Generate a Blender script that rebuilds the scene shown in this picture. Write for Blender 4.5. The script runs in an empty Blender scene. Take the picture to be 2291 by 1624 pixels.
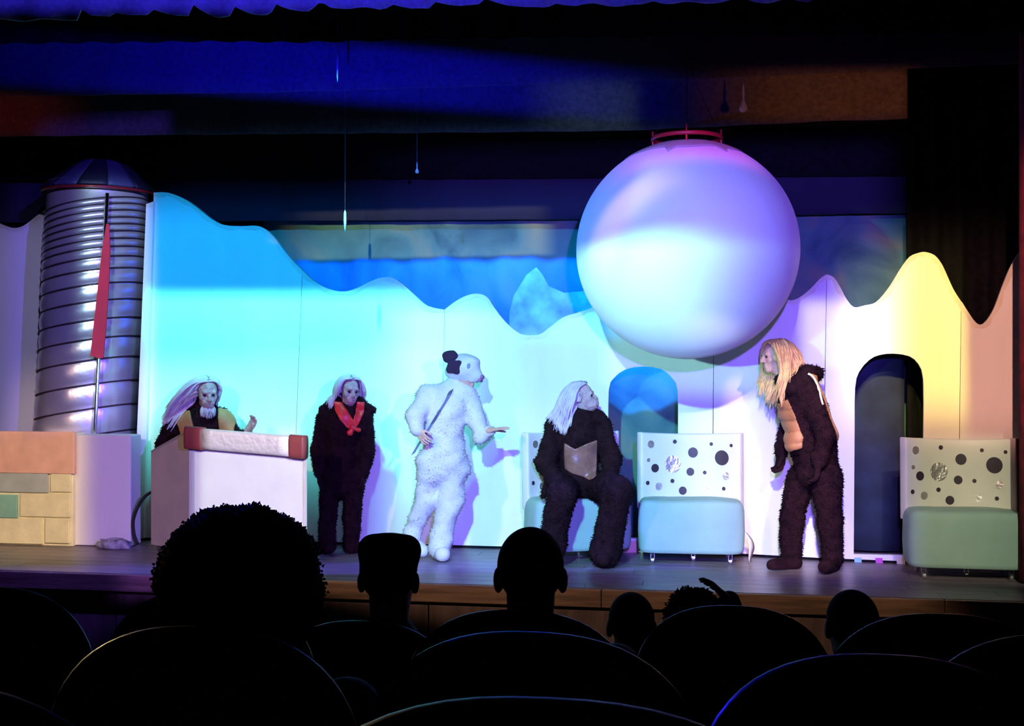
import bpy, bmesh, math, random
import numpy as np
from mathutils import Vector, Matrix
from mathutils.geometry import tessellate_polygon

random.seed(7)
RNG = np.random.default_rng(7)
SC = bpy.context.scene
COL = SC.collection

# ------------------------------------------------------------------ camera
F_PX = 2600.0
PSI = math.radians(9.08)
CAM = Vector((0.0, 0.0, 1.57))
FWD = Vector((-math.sin(PSI), math.cos(PSI), 0.0))
RGT = Vector((math.cos(PSI), math.sin(PSI), 0.0))
UPV = Vector((0, 0, 1))
cd = bpy.data.cameras.new('camera')
cam = bpy.data.objects.new('camera', cd)
COL.objects.link(cam)
cam.location = CAM
cam.rotation_euler = (math.pi / 2, 0, PSI)
cd.sensor_width = 36.0
cd.lens = 36.0 * F_PX / 2291.0
cd.clip_start = 0.05
cd.clip_end = 100
SC.camera = cam

SC.view_settings.view_transform = 'Standard'
SC.view_settings.look = 'None'
SC.view_settings.gamma = 1.0
SC.view_settings.use_curve_mapping = False
SC.view_settings.exposure = 0.0


def ray(px, py):
    return FWD + RGT * ((px - 1145.5) / F_PX) + UPV * ((812 - py) / F_PX)


def at_d(px, py, d):
    return CAM + ray(px, py) * d


def at_y(px, py, Y):
    r = ray(px, py)
    return CAM + r * (Y / r.y)


def floor_pt(px, d):
    p = at_d(px, 812, d)
    return Vector((p.x, p.y, 0))


# ------------------------------------------------------------------ world
w = bpy.data.worlds.new('world')
SC.world = w
w.use_nodes = True
w.node_tree.nodes['Background'].inputs[0].default_value = (0.08, 0.08, 0.30, 1)
w.node_tree.nodes['Background'].inputs[1].default_value = 0.008


# ------------------------------------------------------------------ stage lamps (profile spots with shutters)
def profile(name, pos, p0, p1, color, power, soft=(0.1, 0.1, 0.1, 0.1), ellipse=False, radius=0.06, axis=None):
    """spot lamp with four framing shutters; p0/p1 are opposite corners of the lit area in the scene.
    soft = width of the soft edge left, right, bottom, top as a share of the lit area."""
    pos = Vector(pos)
    mid = (Vector(p0) + Vector(p1)) / 2
    q = (Vector(axis) if axis else (mid - pos)).to_track_quat('-Z', 'Y')
    inv = q.to_matrix().inverted()
    us, vs = [], []
    for x, z, y in ((p0[0], p0[2], p0[1]), (p1[0], p0[2], p1[1]), (p0[0], p1[2], p0[1]), (p1[0], p1[2], p1[1])):
        l = inv @ (Vector((x, y, z)) - pos)
        us.append(l.x / -l.z)
        vs.append(l.y / -l.z)
    us.sort(); vs.sort()
    u0, u1 = (us[0] + us[1]) / 2, (us[2] + us[3]) / 2
    v0, v1 = (vs[0] + vs[1]) / 2, (vs[2] + vs[3]) / 2
    L = bpy.data.lights.new(name, 'SPOT')
    L.color = color
    L.energy = power
    L.shadow_soft_size = radius
    ext = max(abs(u0), abs(u1), abs(v0), abs(v1)) * 1.5 + 0.05
    L.spot_size = min(math.radians(170), 2 * math.atan(ext * 1.42))
    L.spot_blend = 0.0
    L.use_nodes = True
    nt = L.node_tree
    nt.nodes.clear()
    out = nt.nodes.new('ShaderNodeOutputLight')
    em = nt.nodes.new('ShaderNodeEmission')
    nt.links.new(em.outputs[0], out.inputs[0])
    tc = nt.nodes.new('ShaderNodeTexCoord')
    sp = nt.nodes.new('ShaderNodeSeparateXYZ')
    nt.links.new(tc.outputs['Normal'], sp.inputs[0])

    def m(op, a, b=None):
        n = nt.nodes.new('ShaderNodeMath')
        n.operation = op
        for i, s in enumerate((a, b)):
            if s is None:
                continue
            if isinstance(s, (int, float)):
                n.inputs[i].default_value = s
            else:
                nt.links.new(s, n.inputs[i])
        return n.outputs[0]

    def step(val, a, b):
        n = nt.nodes.new('ShaderNodeMapRange')
        n.interpolation_type = 'SMOOTHSTEP'
        nt.links.new(val, n.inputs[0])
        n.inputs[1].default_value = a
        n.inputs[2].default_value = b
        return n.outputs[0]
    zz = m('ABSOLUTE', sp.outputs[2])
    u = m('DIVIDE', sp.outputs[0], zz)
    v = m('DIVIDE', sp.outputs[1], zz)
    if ellipse:
        a = m('DIVIDE', m('SUBTRACT', u, (u0 + u1) / 2), (u1 - u0) / 2)
        b = m('DIVIDE', m('SUBTRACT', v, (v0 + v1) / 2), (v1 - v0) / 2)
        rr = m('SQRT', m('ADD', m('MULTIPLY', a, a), m('MULTIPLY', b, b)))
        tot = m('SUBTRACT', 1.0, step(rr, 1 - soft[0], 1 + soft[0]))
    else:
        du, dv = u1 - u0, v1 - v0
        a = step(u, u0 - du * soft[0] / 2, u0 + du * soft[0] / 2)
        b = m('SUBTRACT', 1.0, step(u, u1 - du * soft[1] / 2, u1 + du * soft[1] / 2))
        c = step(v, v0 - dv * soft[2] / 2, v0 + dv * soft[2] / 2)
        d = m('SUBTRACT', 1.0, step(v, v1 - dv * soft[3] / 2, v1 + dv * soft[3] / 2))
        tot = m('MULTIPLY', m('MULTIPLY', a, b), m('MULTIPLY', c, d))
    nt.links.new(tot, em.inputs['Strength'])
    o = bpy.data.objects.new(name, L)
    o.location = pos
    o.rotation_mode = 'QUATERNION'
    o.rotation_quaternion = q
    COL.objects.link(o)
    return o


def lit(name, pos, box, Y, color, power, soft=(0.1, 0.1, 0.1, 0.1), ellipse=False, radius=0.06, axis=None):
    x0, y0, x1, y1 = box
    return profile(name, pos, at_y(x0, y1, Y), at_y(x1, y0, Y), color, power, soft, ellipse, radius, axis)


K1 = (-1.2, 0.5, 4.1)
K2 = (0.1, 0.5, 4.3)
KV = (0.3, 0.6, 2.3)
lit('lamp_key', K1, (870, 690, 1640, 1345), 9.66, (0.30, 1.0, 0.98), 3500, (0.22, 0.5, 0.05, 0.06))
lit('lamp_cyan', (-3.0, 7.2, 4.6), (325, 650, 1060, 1035), 9.66, (0.14, 1.0, 1.0), 1600, (0.05, 0.35, 0.8, 0.04), False, 0.06, (0, 1, 0))
lit('lamp_lectern', (1.0, 0.6, 4.3), (424, 950, 690, 1290), 9.2, (0.88, 1.0, 0.88), 4200, (0.06, 0.03, 0.04, 0.2))
profile('fill_floor', (-1.5, 6.6, 4.9), (-5.5, 8.17, 0.0), (1.5, 9.3, 0.0), (0.12, 0.07, 1.0), 1500, (0.1, 0.2, 0.06, 0.4))  # added violet fill, colours the boards from overhead
lit('lamp_azure', (-2.4, 1.2, 5.0), (330, 405, 1480, 760), 9.66, (0.005, 0.34, 1.0), 4800, (0.04, 0.6, 0.08, 0.6))
lit('lamp_violet', KV, (900, 300, 2000, 1322), 9.6, (0.22, 0.11, 1.0), 3600, (0.35, 0.12, 0.04, 0.06))
lit('lamp_violet_left', (2.2, 0.6, 2.7), (165, 790, 1000, 1322), 9.6, (0.25, 0.12, 1.0), 3200, (0.08, 0.3, 0.04, 0.15))
lit('lamp_white', K2, (1790, 675, 1980, 1345), 9.5, (1.0, 0.93, 0.90), 2700, (0.25, 0.4, 0.05, 0.06))
lit('lamp_white_low', K2, (1540, 880, 1830, 1345), 9.55, (1.0, 0.97, 0.97), 2600, (0.6, 0.3, 0.05, 0.06))
lit('lamp_yellow', (0.2, 0.8, 4.9), (1900, 500, 2158, 925), 9.45, (1.0, 0.92, 0.14), 3800, (0.5, 0.05, 0.35, 0.5))
lit('lamp_pink', (0.8, 0.8, 4.9), (1930, 440, 2330, 990), 9.4, (1.0, 0.45, 0.34), 3000, (0.4, 0.12, 0.3, 0.35))
lit('fill_chair', (1.6, 0.8, 4.5), (2020, 930, 2310, 1330), 8.9, (0.95, 0.92, 0.62), 1500, (0.25, 0.15, 0.1, 0.1))  # added fill, lifts the dim chair at the right edge
lit('lamp_amber', (2.4, 0.8, 4.6), (1700, 745, 1885, 1290), 8.7, (1.0, 0.55, 0.20), 1900, (0.1, 0.2, 0.1, 0.05))
lit('lamp_peach', (2.6, 0.8, 4.6), (-150, 950, 190, 1330), 9.3, (1.0, 0.74, 0.50), 4300, (0.1, 0.2, 0.05, 0.1))
lit('lamp_lavender', (-0.2, 0.8, 4.7), (-150, 440, 345, 1000), 9.9, (0.50, 0.46, 1.0), 1500, (0.2, 0.05, 0.1, 0.3))
lit('lamp_warm', (-4.8, 0.8, 4.2), (-100, 900, 2330, 1420), 9.5, (1.0, 0.66, 0.52), 850, (0.05, 0.05, 0.1, 0.35))
lit('fill_globe', (-2.7, 0.8, 2.0), (1230, 550, 1720, 860), 8.3, (0.40, 1.0, 1.0), 1900, (0.1, 0.8, 0.2, 0.05))  # added fill, brightens the lower left of the globe
lit('lamp_side', (-3.2, 0.6, 3.4), (1700, 475, 2060, 760), 10.5, (0.25, 0.75, 1.0), 800, (0.2, 0.1, 0.3, 0.03))
lit('lamp_magenta', (0.6, 5.2, 5.0), (1360, 310, 1700, 460), 8.3, (1.0, 0.10, 0.75), 260, (0.3, 0.3, 0.5, 0.1))
lit('lamp_tower_cyan', (-3.1, 0.8, 4.3), (190, 400, 330, 980), 9.6, (0.55, 0.95, 1.0), 2000, (0.4, 0.1, 0.05, 0.1))
lit('lamp_tower_blue', (2.2, 0.9, 4.8), (60, 310, 345, 975), 9.6, (0.14, 0.07, 1.0), 3000, (0.3, 0.05, 0.05, 0.1))
lit('lamp_valance', (-3.0, 3.6, 1.2), (-250, -150, 1350, 60), 8.0, (0.05, 0.035, 1.0), 1500, (0.9, 1.0, 0.1, 0.1))
lit('lamp_border', (-2.0, 4.6, 2.0), (80, 90, 1250, 240), 8.8, (0.006, 0.004, 1.0), 1500, (0.8, 1.0, 0.1, 0.1))
lit('lamp_border_amber', (1.5, 4.0, 2.4), (1650, 150, 2040, 280), 9.15, (1.0, 0.28, 0.10), 330, (0.9, 0.05, 0.3, 0.1))
lit('lamp_border_red', (-4.0, 4.0, 2.4), (-160, 200, 130, 310), 9.15, (1.0, 0.10, 0.06), 170, (0.1, 0.8, 0.1, 0.1))
lit('lamp_border_pale', (0.5, 4.0, 2.4), (1230, 180, 1420, 300), 9.15, (0.55, 0.9, 0.7), 170, (0.9, 0.3, 0.3, 0.3))
lit('lamp_cloth_blue', (-1.9, 9.5, 3.6), (560, 577, 1480, 770), 10.55, (0.0, 0.06, 1.0), 2800, (0.15, 0.25, 0.6, 0.03), False, 0.02, (0, 1, 0))
lit('lamp_cloth_teal', (-1.5, 0.8, 3.3), (690, 470, 1225, 577), 10.5, (1.0, 1.0, 0.45), 3000, (0.3, 0.1, 0.02, 0.03), radius=0.02)
lit('lamp_cloth_disc', (-0.45, 9.8, 2.6), (1318, 700, 1566, 922), 10.55, (0.0, 0.22, 1.0), 800, (0.03, 0, 0, 0), True, 0.01, (0, 1, 0))
lit('lamp_cloth_door', (0.1, 9.85, 2.6), (1300, 800, 1600, 1260), 10.55, (0.6, 1.0, 0.6), 40, (0.2, 0.2, 0.2, 0.2), False, 0.02, (0, 1, 0))
lit('lamp_back_blue', (-6.6, 7.4, 3.4), (745, -200, 2600, 1650), 1.9, (0.02, 0.02, 1.0), 8000, (0.02, 0.1, 0.1, 0.1), False, 0.12)
lit('lamp_back_warm', (-6.6, 7.2, 2.8), (-700, 600, 335, 1650), 1.9, (1.0, 0.72, 0.40), 1600, (0.1, 0.02, 0.1, 0.1), False, 0.12)


# ------------------------------------------------------------------ materials
MATS = {}


def mat(name, col, rough=0.6, metal=0.0, var=0.0, scale=6.0, bump=0.0, bscale=40.0, spec=0.5, sheen=0.0, stretch=(1, 1, 1), col2=None):
    if name in MATS:
        return MATS[name]
    m = bpy.data.materials.new(name)
    m.use_nodes = True
    nt = m.node_tree
    b = nt.nodes['Principled BSDF']
    b.inputs['Base Color'].default_value = (*col, 1)
    b.inputs['Roughness'].default_value = rough
    b.inputs['Metallic'].default_value = metal
    b.inputs['Specular IOR Level'].default_value = spec
    if sheen:
        b.inputs['Sheen Weight'].default_value = sheen
    tc = nt.nodes.new('ShaderNodeTexCoord')
    mp = nt.nodes.new('ShaderNodeMapping')
    mp.inputs['Scale'].default_value = stretch
    nt.links.new(tc.outputs['Object'], mp.inputs[0])
    if var or col2:
        n = nt.nodes.new('ShaderNodeTexNoise')
        n.inputs['Scale'].default_value = scale
        n.inputs['Detail'].default_value = 5
        nt.links.new(mp.outputs[0], n.inputs[0])
        r = nt.nodes.new('ShaderNodeValToRGB')
        c2 = col2 or tuple(min(1, c * (1 + var)) for c in col)
        c1 = col if col2 else tuple(c * (1 - var) for c in col)
        r.color_ramp.elements[0].position = 0.35
        r.color_ramp.elements[1].position = 0.65
        r.color_ramp.elements[0].color = (*c1, 1)
        r.color_ramp.elements[1].color = (*c2, 1)
        nt.links.new(n.outputs[0], r.inputs[0])
        nt.links.new(r.outputs[0], b.inputs['Base Color'])
    if bump:
        n = nt.nodes.new('ShaderNodeTexNoise')
        n.inputs['Scale'].default_value = bscale
        n.inputs['Detail'].default_value = 4
        nt.links.new(mp.outputs[0], n.inputs[0])
        bp = nt.nodes.new('ShaderNodeBump')
        bp.inputs['Strength'].default_value = bump
        bp.inputs['Distance'].default_value = 0.02
        nt.links.new(n.outputs[0], bp.inputs['Height'])
        nt.links.new(bp.outputs[0], b.inputs['Normal'])
    MATS[name] = m
    return m


M_FLAT = mat('painted_flat', (0.80, 0.80, 0.78), 0.7, var=0.04, scale=3, bump=0.08, bscale=60, spec=0.2, stretch=(1, 1, 0.3))
M_FLATEDGE = mat('flat_edge', (0.72, 0.68, 0.58), 0.8, var=0.1)
M_BLACK = mat('black_cloth', (0.006, 0.006, 0.008), 0.95, var=0.3, scale=20, spec=0.1)
M_VAL = mat('valance_cloth', (0.35, 0.33, 0.42), 0.9, var=0.15, scale=30, spec=0.1)
M_BORDER = mat('border_cloth', (0.12, 0.11, 0.12), 0.9, var=0.2, scale=30, spec=0.1)
M_RED = mat('red_curtain', (0.16, 0.008, 0.02), 0.85, var=0.3, scale=10)
M_BROWNFUR = mat('brown_fur', (0.017, 0.006, 0.009), 0.95, var=0.35, scale=18, bump=0.6, bscale=60, spec=0.1)
M_WHITEFUR = mat('white_plush', (0.62, 0.61, 0.60), 0.95, var=0.05, scale=12, bump=0.3, bscale=90, spec=0.1)
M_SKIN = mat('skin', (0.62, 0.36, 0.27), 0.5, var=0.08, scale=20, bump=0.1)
M_MASK = mat('pale_mask', (0.50, 0.32, 0.34), 0.6, var=0.18, scale=22, bump=0.8, bscale=50)
M_TAN = mat('tan_leather', (0.42, 0.20, 0.075), 0.55, var=0.15, scale=10, bump=0.15)
M_LEATHER = mat('brown_leather', (0.28, 0.13, 0.10), 0.35, var=0.25, scale=9, bump=0.3, bscale=25)
M_BLOND = mat('blond_hair', (0.78, 0.50, 0.20), 0.6, var=0.2, scale=20)
M_WHITEHAIR = mat('white_hair', (0.62, 0.52, 0.62), 0.6, var=0.1, scale=20)
M_KERCHIEF = mat('red_satin', (0.75, 0.03, 0.03), 0.4, var=0.2, scale=15)
M_DARKPLUSH = mat('dark_plush', (0.03, 0.01, 0.04), 0.95, var=0.2)
M_EYE = mat('eye_dark', (0.02, 0.015, 0.015), 0.2)
M_CREAM = mat('cream_vinyl', (0.72, 0.70, 0.64), 0.5, var=0.04, scale=4, bump=0.25, bscale=6)
M_SEATCOVER = mat('seat_cover', (0.30, 0.46, 0.42), 0.7, var=0.05, scale=5, bump=0.2, bscale=8)
M_DOT = mat('dark_spot', (0.035, 0.02, 0.035), 0.5)
M_SILVER = mat('silver_foil', (0.82, 0.76, 0.74), 0.36, 0.85, bump=0.5, bscale=30)
M_FOIL = mat('wrapped_foil', (0.80, 0.76, 0.76), 0.30, 0.72, var=0.05, scale=5, bump=0.25, bscale=7)
M_TAPE = mat('dark_tape', (0.03, 0.015, 0.02), 0.6)
M_CHROME = mat('chrome', (0.7, 0.7, 0.7), 0.2, 1.0)
M_RUBBER = mat('black_rubber', (0.012, 0.012, 0.012), 0.6)
M_ROOFA = mat('roof_cloth_light', (0.05, 0.05, 0.13), 0.6, var=0.15)
M_ROOFB = mat('roof_cloth_dark', (0.010, 0.010, 0.03), 0.6, var=0.15)
M_BALL = mat('globe_cloth', (0.80, 0.79, 0.80), 0.7, var=0.015, scale=5, spec=0.15, sheen=0.3)
M_CAP = mat('grey_canvas', (0.32, 0.34, 0.35), 0.8, var=0.1)
M_REDMETAL = mat('red_metal', (0.65, 0.02, 0.03), 0.35)
M_WOOD = mat('stage_wood', (0.17, 0.14, 0.165), 0.33, var=0.25, scale=5, stretch=(0.6, 6, 6), bump=0.15, bscale=15)
M_NOSE = mat('nosing_wood', (0.30, 0.17, 0.09), 0.6, var=0.35, scale=4, stretch=(0.5, 4, 6), bump=0.2)
M_PANEL = mat('fascia_wood', (0.16, 0.10, 0.07), 0.6, var=0.25, scale=4, stretch=(5, 5, 0.5))
M_LECT = mat('lectern_board', (0.74, 0.73, 0.70), 0.6, var=0.04, scale=4)
M_LECTSIDE = mat('lectern_side', (0.52, 0.46, 0.38), 0.75, var=0.06, scale=6)
M_ENDRED = mat('dark_red_wrap', (0.26, 0.05, 0.05), 0.5, var=0.1)
M_PINKB = mat('pink_block', (0.80, 0.46, 0.40), 0.7, var=0.1)
M_YELB = mat('yellow_plaster', (0.82, 0.77, 0.55), 0.75, var=0.08, bump=0.1)
M_GREYB = mat('grey_block', (0.42, 0.48, 0.52), 0.7, var=0.1)
M_TEALB = mat('teal_block', (0.24, 0.50, 0.45), 0.7, var=0.1)
M_SEATFAB = mat('theatre_velvet', (0.018, 0.014, 0.022), 0.9, var=0.2, scale=30, spec=0.15)
M_TRIM = mat('theatre_trim', (0.008, 0.008, 0.014), 0.42, spec=0.09)
M_DARKHAIR = mat('dark_hair', (0.003, 0.003, 0.003), 0.9, spec=0.04)
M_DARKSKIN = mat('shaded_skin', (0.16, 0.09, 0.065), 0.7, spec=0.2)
M_JACKETA = mat('dark_jacket', (0.014, 0.014, 0.02), 0.9)
M_AISLE = mat('auditorium_floor', (0.02, 0.018, 0.018), 0.9)
M_PLASTER = mat('dark_plaster', (0.02, 0.02, 0.022), 0.9)
M_ICE = mat('clear_ice', (0.85, 0.9, 1.0), 0.12, spec=0.9)
M_ICE.node_tree.nodes['Principled BSDF'].inputs['Transmission Weight'].default_value = 0.6
M_STRING = mat('hanging_string', (0.10, 0.10, 0.12), 0.7)
M_LILAC = mat('magenta_paint', (0.55, 0.08, 0.50), 0.7)
M_AQUA = mat('aqua_paint', (0.25, 0.55, 0.62), 0.7)


def backdrop_mat():
    m = bpy.data.materials.new('painted_backdrop')
    m.use_nodes = True
    nt = m.node_tree
    b = nt.nodes['Principled BSDF']
    b.inputs['Roughness'].default_value = 0.9
    b.inputs['Specular IOR Level'].default_value = 0.1
    tc = nt.nodes.new('ShaderNodeTexCoord')
    n1 = nt.nodes.new('ShaderNodeTexNoise')
    n1.inputs['Scale'].default_value = 1.6
    n1.inputs['Detail'].default_value = 8
    n1.inputs['Distortion'].default_value = 0.8
    nt.links.new(tc.outputs['Object'], n1.inputs[0])
    r = nt.nodes.new('ShaderNodeValToRGB')
    e = r.color_ramp.elements
    e[0].position, e[0].color = 0.30, (0.03, 0.09, 0.13, 1)
    e[1].position, e[1].color = 0.72, (0.24, 0.26, 0.18, 1)
    k = e.new(0.5); k.color = (0.09, 0.20, 0.20, 1)
    nt.links.new(n1.outputs[0], r.inputs[0])
    nt.links.new(r.outputs[0], b.inputs['Base Color'])
    return m


M_BACKDROP = backdrop_mat()
M_ICEBERG = mat('iceberg_paint', (0.42, 0.45, 0.47), 0.9, var=0.4, scale=4)


def flat_material():
    """white scenic paint with faint cyan smears and vertical grain"""
    m = M_FLAT
    return m


# ------------------------------------------------------------------ object helpers
def tag(o, label=None, cat=None, group=None, kind=None):
    if label: o['label'] = label
    if cat: o['category'] = cat
    if group: o['group'] = group
    if kind: o['kind'] = kind
    return o


def empty(name, loc=(0, 0, 0), rz=0.0):
    o = bpy.data.objects.new(name, None)
    o.location = loc
    o.rotation_euler = (0, 0, rz)
    o.empty_display_size = 0.1
    COL.objects.link(o)
    return o


def mesh_obj(name, verts, faces, material, parent=None, smooth=False):
    me = bpy.data.meshes.new(name)
    me.from_pydata([tuple(v) for v in verts], [], [tuple(f) for f in faces])
    me.validate()
    if smooth:
        me.polygons.foreach_set('use_smooth', [True] * len(me.polygons))
    me.materials.append(material)
    me.update()
    o = bpy.data.objects.new(name, me)
    COL.objects.link(o)
    if parent is not None:
        o.parent = parent
    return o


def bm_obj(name, bm, material, parent=None, smooth=False):
    bmesh.ops.recalc_face_normals(bm, faces=bm.faces[:])
    me = bpy.data.meshes.new(name)
    bm.to_mesh(me)
    bm.free()
    if smooth:
        me.polygons.foreach_set('use_smooth', [True] * len(me.polygons))
    me.materials.append(material)
    o = bpy.data.objects.new(name, me)
    COL.objects.link(o)
    if parent is not None:
        o.parent = parent
    return o


def bm_box(bm, c, s, rot=None, bevel=0.0, seg=2):
    r = bmesh.ops.create_cube(bm, size=1.0)
    vs = r['verts']
    bmesh.ops.scale(bm, vec=s, verts=vs)
    if bevel:
        es = list({e for v in vs for e in v.link_edges})
        rb = bmesh.ops.bevel(bm, geom=es, offset=bevel, segments=seg, affect='EDGES', profile=0.5)
        vs = list({v for f in rb['faces'] for v in f.verts} | {v for v in vs if v.is_valid})
    if rot is not None:
        bmesh.ops.rotate(bm, cent=(0, 0, 0), matrix=rot, verts=vs)
    bmesh.ops.translate(bm, vec=c, verts=vs)
    return vs


def box(name, c, s, material, parent=None, bevel=0.0, rot=None, seg=2):
    bm = bmesh.new()
    bm_box(bm, c, s, rot, bevel, seg)
    return bm_obj(name, bm, material, parent)


def tube_data(path, radii, n=8, closed=False):
    P = [Vector(p) for p in path]
    if not hasattr(radii, '__len__'):
        radii = [radii] * len(P)
    V, Fc = [], []
    ref = Vector((0.13, 0.31, 0.94)).normalized()
    N = len(P)
    for i, p in enumerate(P):
        if closed:
            t = P[(i + 1) % N] - P[i - 1]
        else:
            t = P[min(i + 1, N - 1)] - P[max(i - 1, 0)]
        t.normalize()
        a = t.cross(ref)
        if a.length < 0.05:
            a = t.cross(Vector((1, 0, 0)))
        a.normalize()
        b = t.cross(a)
        for k in range(n):
            th = 2 * math.pi * k / n
            V.append(p + (a * math.cos(th) + b * math.sin(th)) * radii[i])
    for i in range(N if closed else N - 1):
        j = (i + 1) % N
        for k in range(n):
            l = (k + 1) % n
            Fc.append((i * n + k, i * n + l, j * n + l, j * n + k))
    if not closed:
        Fc.append(tuple(range(n))[::-1])
        Fc.append(tuple((N - 1) * n + k for k in range(n)))
    return V, Fc


def tube(name, path, radii, material, parent=None, n=8, closed=False):
    V, Fc = tube_data(path, radii, n, closed)
    return mesh_obj(name, V, Fc, material, parent, True)


def lathe(name, prof, material, parent=None, n=24, center=(0, 0, 0), axis='z'):
    V, Fc = [], []
    for (r, z) in prof:
        for k in range(n):
            th = 2 * math.pi * k / n
            if axis == 'z':
                V.append((center[0] + r * math.cos(th), center[1] + r * math.sin(th), center[2] + z))
            else:
                V.append((center[0] + z, center[1] + r * math.cos(th), center[2] + r * math.sin(th)))
    for i in range(len(prof) - 1):
        for k in range(n):
            l = (k + 1) % n
            Fc.append((i * n + k, i * n + l, (i + 1) * n + l, (i + 1) * n + k))
    Fc.append(tuple(range(n))[::-1])
    Fc.append(tuple((len(prof) - 1) * n + k for k in range(n)))
    return mesh_obj(name, V, Fc, material, parent, True)


def copy_tree(o, parent=None):
    c = o.copy()
    COL.objects.link(c)
    if parent is not None:
        c.parent = parent
    for ch in list(o.children):
        copy_tree(ch, c)
    return c


def prism(name, outline, to3d, thick_vec, material, parent=None, holes=()):
    """extruded polygon. outline: 2-D points, to3d maps (u,v) to a Vector, thick_vec = extrusion"""
    loops = [list(outline)] + [list(h) for h in holes]
    tri = tessellate_polygon([[Vector((p[0], p[1], 0)) for p in lp] for lp in loops])
    flat = [p for lp in loops for p in lp]
    n = len(flat)
    V = [to3d(*p) for p in flat]
    V += [v + thick_vec for v in V]
    Fc = []
    for t in tri:
        Fc.append(tuple(t))
        Fc.append(tuple(i + n for i in reversed(t)))
    base = 0
    for lp in loops:
        k = len(lp)
        for i in range(k):
            j = (i + 1) % k
            Fc.append((base + i, base + j, n + base + j, n + base + i))
        base += k
    bm = bmesh.new()
    bv = [bm.verts.new(v) for v in V]
    for f in Fc:
        try:
            bm.faces.new([bv[i] for i in f])
        except ValueError:
            pass
    return bm_obj(name, bm, material, parent)


def smooth_line(pts, sub=4):
    """Catmull-Rom through 2-D points"""
    out = []
    n = len(pts)
    for i in range(n - 1):
        p0 = pts[max(i - 1, 0)]; p1 = pts[i]; p2 = pts[i + 1]; p3 = pts[min(i + 2, n - 1)]
        for k in range(sub):
            t = k / sub
            out.append(tuple(0.5 * ((2 * p1[a]) + (-p0[a] + p2[a]) * t + (2 * p0[a] - 5 * p1[a] + 4 * p2[a] - p3[a]) * t * t +
                                    (-p0[a] + 3 * p1[a] - 3 * p2[a] + p3[a]) * t ** 3) for a in (0, 1)))
    out.append(tuple(pts[-1]))
    return out


# ------------------------------------------------------------------ stage platform
EDGE_Y = 8.10
SX0, SX1 = -7.5, 3.9
stage = empty('floor', (0, 0, 0))
tag(stage, kind='structure')
box('platform', ((SX0 + SX1) / 2, (EDGE_Y + 0.05 + 12.2) / 2, -0.43), (SX1 - SX0, 12.2 - EDGE_Y - 0.05, 0.80), M_PANEL, stage)
bw = 0.155
yy = EDGE_Y
rowi = 0
board_meshes = []
while yy < 12.15:
    x = SX0 - random.random() * 1.5
    while x < SX1:
        L = 2.4
        a, b_ = max(x, SX0), min(x + L, SX1)
        if b_ - a > 0.1:
            o = box('board', ((a + b_) / 2, yy + bw / 2, -0.0145 + random.uniform(-0.0008, 0.0)), (b_ - a - 0.004, bw - 0.004, 0.029), M_WOOD, stage)
        x += L
    yy += bw
    rowi += 1
# nosing and fascia
noz = empty('trim_1', (0, 0, 0)); tag(noz, kind='structure')
for k in range(5):
    a = SX0 + (SX1 - SX0) * k / 5; b_ = SX0 + (SX1 - SX0) * (k + 1) / 5
    box('nosing_board', ((a + b_) / 2, EDGE_Y - 0.024, -0.065), (b_ - a - 0.004, 0.044, 0.125), M_NOSE, noz, 0.006)
fas = empty('trim_2', (0, 0, 0)); tag(fas, kind='structure')
k = 0
x = SX0
while x < SX1:
    box('fascia_panel', (x + 0.40, EDGE_Y + 0.025, -0.47), (0.792, 0.03, 0.62), M_PANEL, fas, 0.004)
    x += 0.80

# auditorium floor in shallow tiers
tiers = [(-2.0, 1.50, 0.32), (1.50, 2.43, 0.17), (2.43, 3.17, 0.02), (3.17, 4.3, -0.10), (4.3, 6.0, -0.45), (6.0, EDGE_Y + 0.05, -0.82)]
aud = empty('floor_auditorium', (0, 0, 0)); tag(aud, kind='structure')
for (a, b_, z) in tiers:
    box('tier', (-1.5, (a + b_) / 2, z - 0.3), (13.0, b_ - a, 0.6), M_AISLE, aud)
# shell of the stage house and hall
tag(box('wall_back', (-1.8, 12.3, 2.3), (12.2, 0.1, 6.4), M_PLASTER), kind='structure')
tag(box('wall_left', (-8.0, 5.2, 2.3), (0.1, 14.4, 6.4), M_PLASTER), kind='structure')
tag(box('wall_right', (5.0, 5.2, 2.3), (0.1, 14.4, 6.4), M_PLASTER), kind='structure')
tag(box('ceiling', (-1.5, 5.2, 5.6), (13.2, 14.4, 0.1), M_PLASTER), kind='structure')


# ------------------------------------------------------------------ drapes
def drape(name, pts_bottom, top, Y, material, wave=0.03, wl=0.25, label=None, cat='curtain', amp2=0.0):
    """hanging cloth: pts_bottom = list of px points of the lower hem (traced left to right), top px y."""
    hem = pts_bottom
    x0 = at_y(hem[0][0], hem[0][1], Y).x
    x1 = at_y(hem[-1][0], hem[-1][1], Y).x
    xs, zs = [], []
    for p in hem:
        q = at_y(p[0], p[1], Y)
        xs.append(q.x); zs.append(q.z)
    zt = at_y(1145, top, Y).z
    n = int((x1 - x0) / (wl / 8)) + 2
    V, Fc = [], []
    rows = 7
    for i in range(n):
        x = x0 + (x1 - x0) * i / (n - 1)
        zb = float(np.interp(x, xs, zs))
        ph = 2 * math.pi * x / wl + 0.9 * math.sin(x * 2.1)
        for r in range(rows):
            t = r / (rows - 1)
            V.append((x, Y + wave * math.sin(ph) * (0.4 + 0.6 * t) + amp2 * math.sin(3.1 * x + 2 * t), zt + (zb - zt) * t))
    for i in range(n - 1):
        for r in range(rows - 1):
            a = i * rows + r
            Fc.append((a, a + 1, a + rows + 1, a + rows))
    o = mesh_obj(name, V, Fc, material, None, True)
    md = o.modifiers.new('thick', 'SOLIDIFY'); md.thickness = 0.008
    tag(o, label, cat)
    return o


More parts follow.
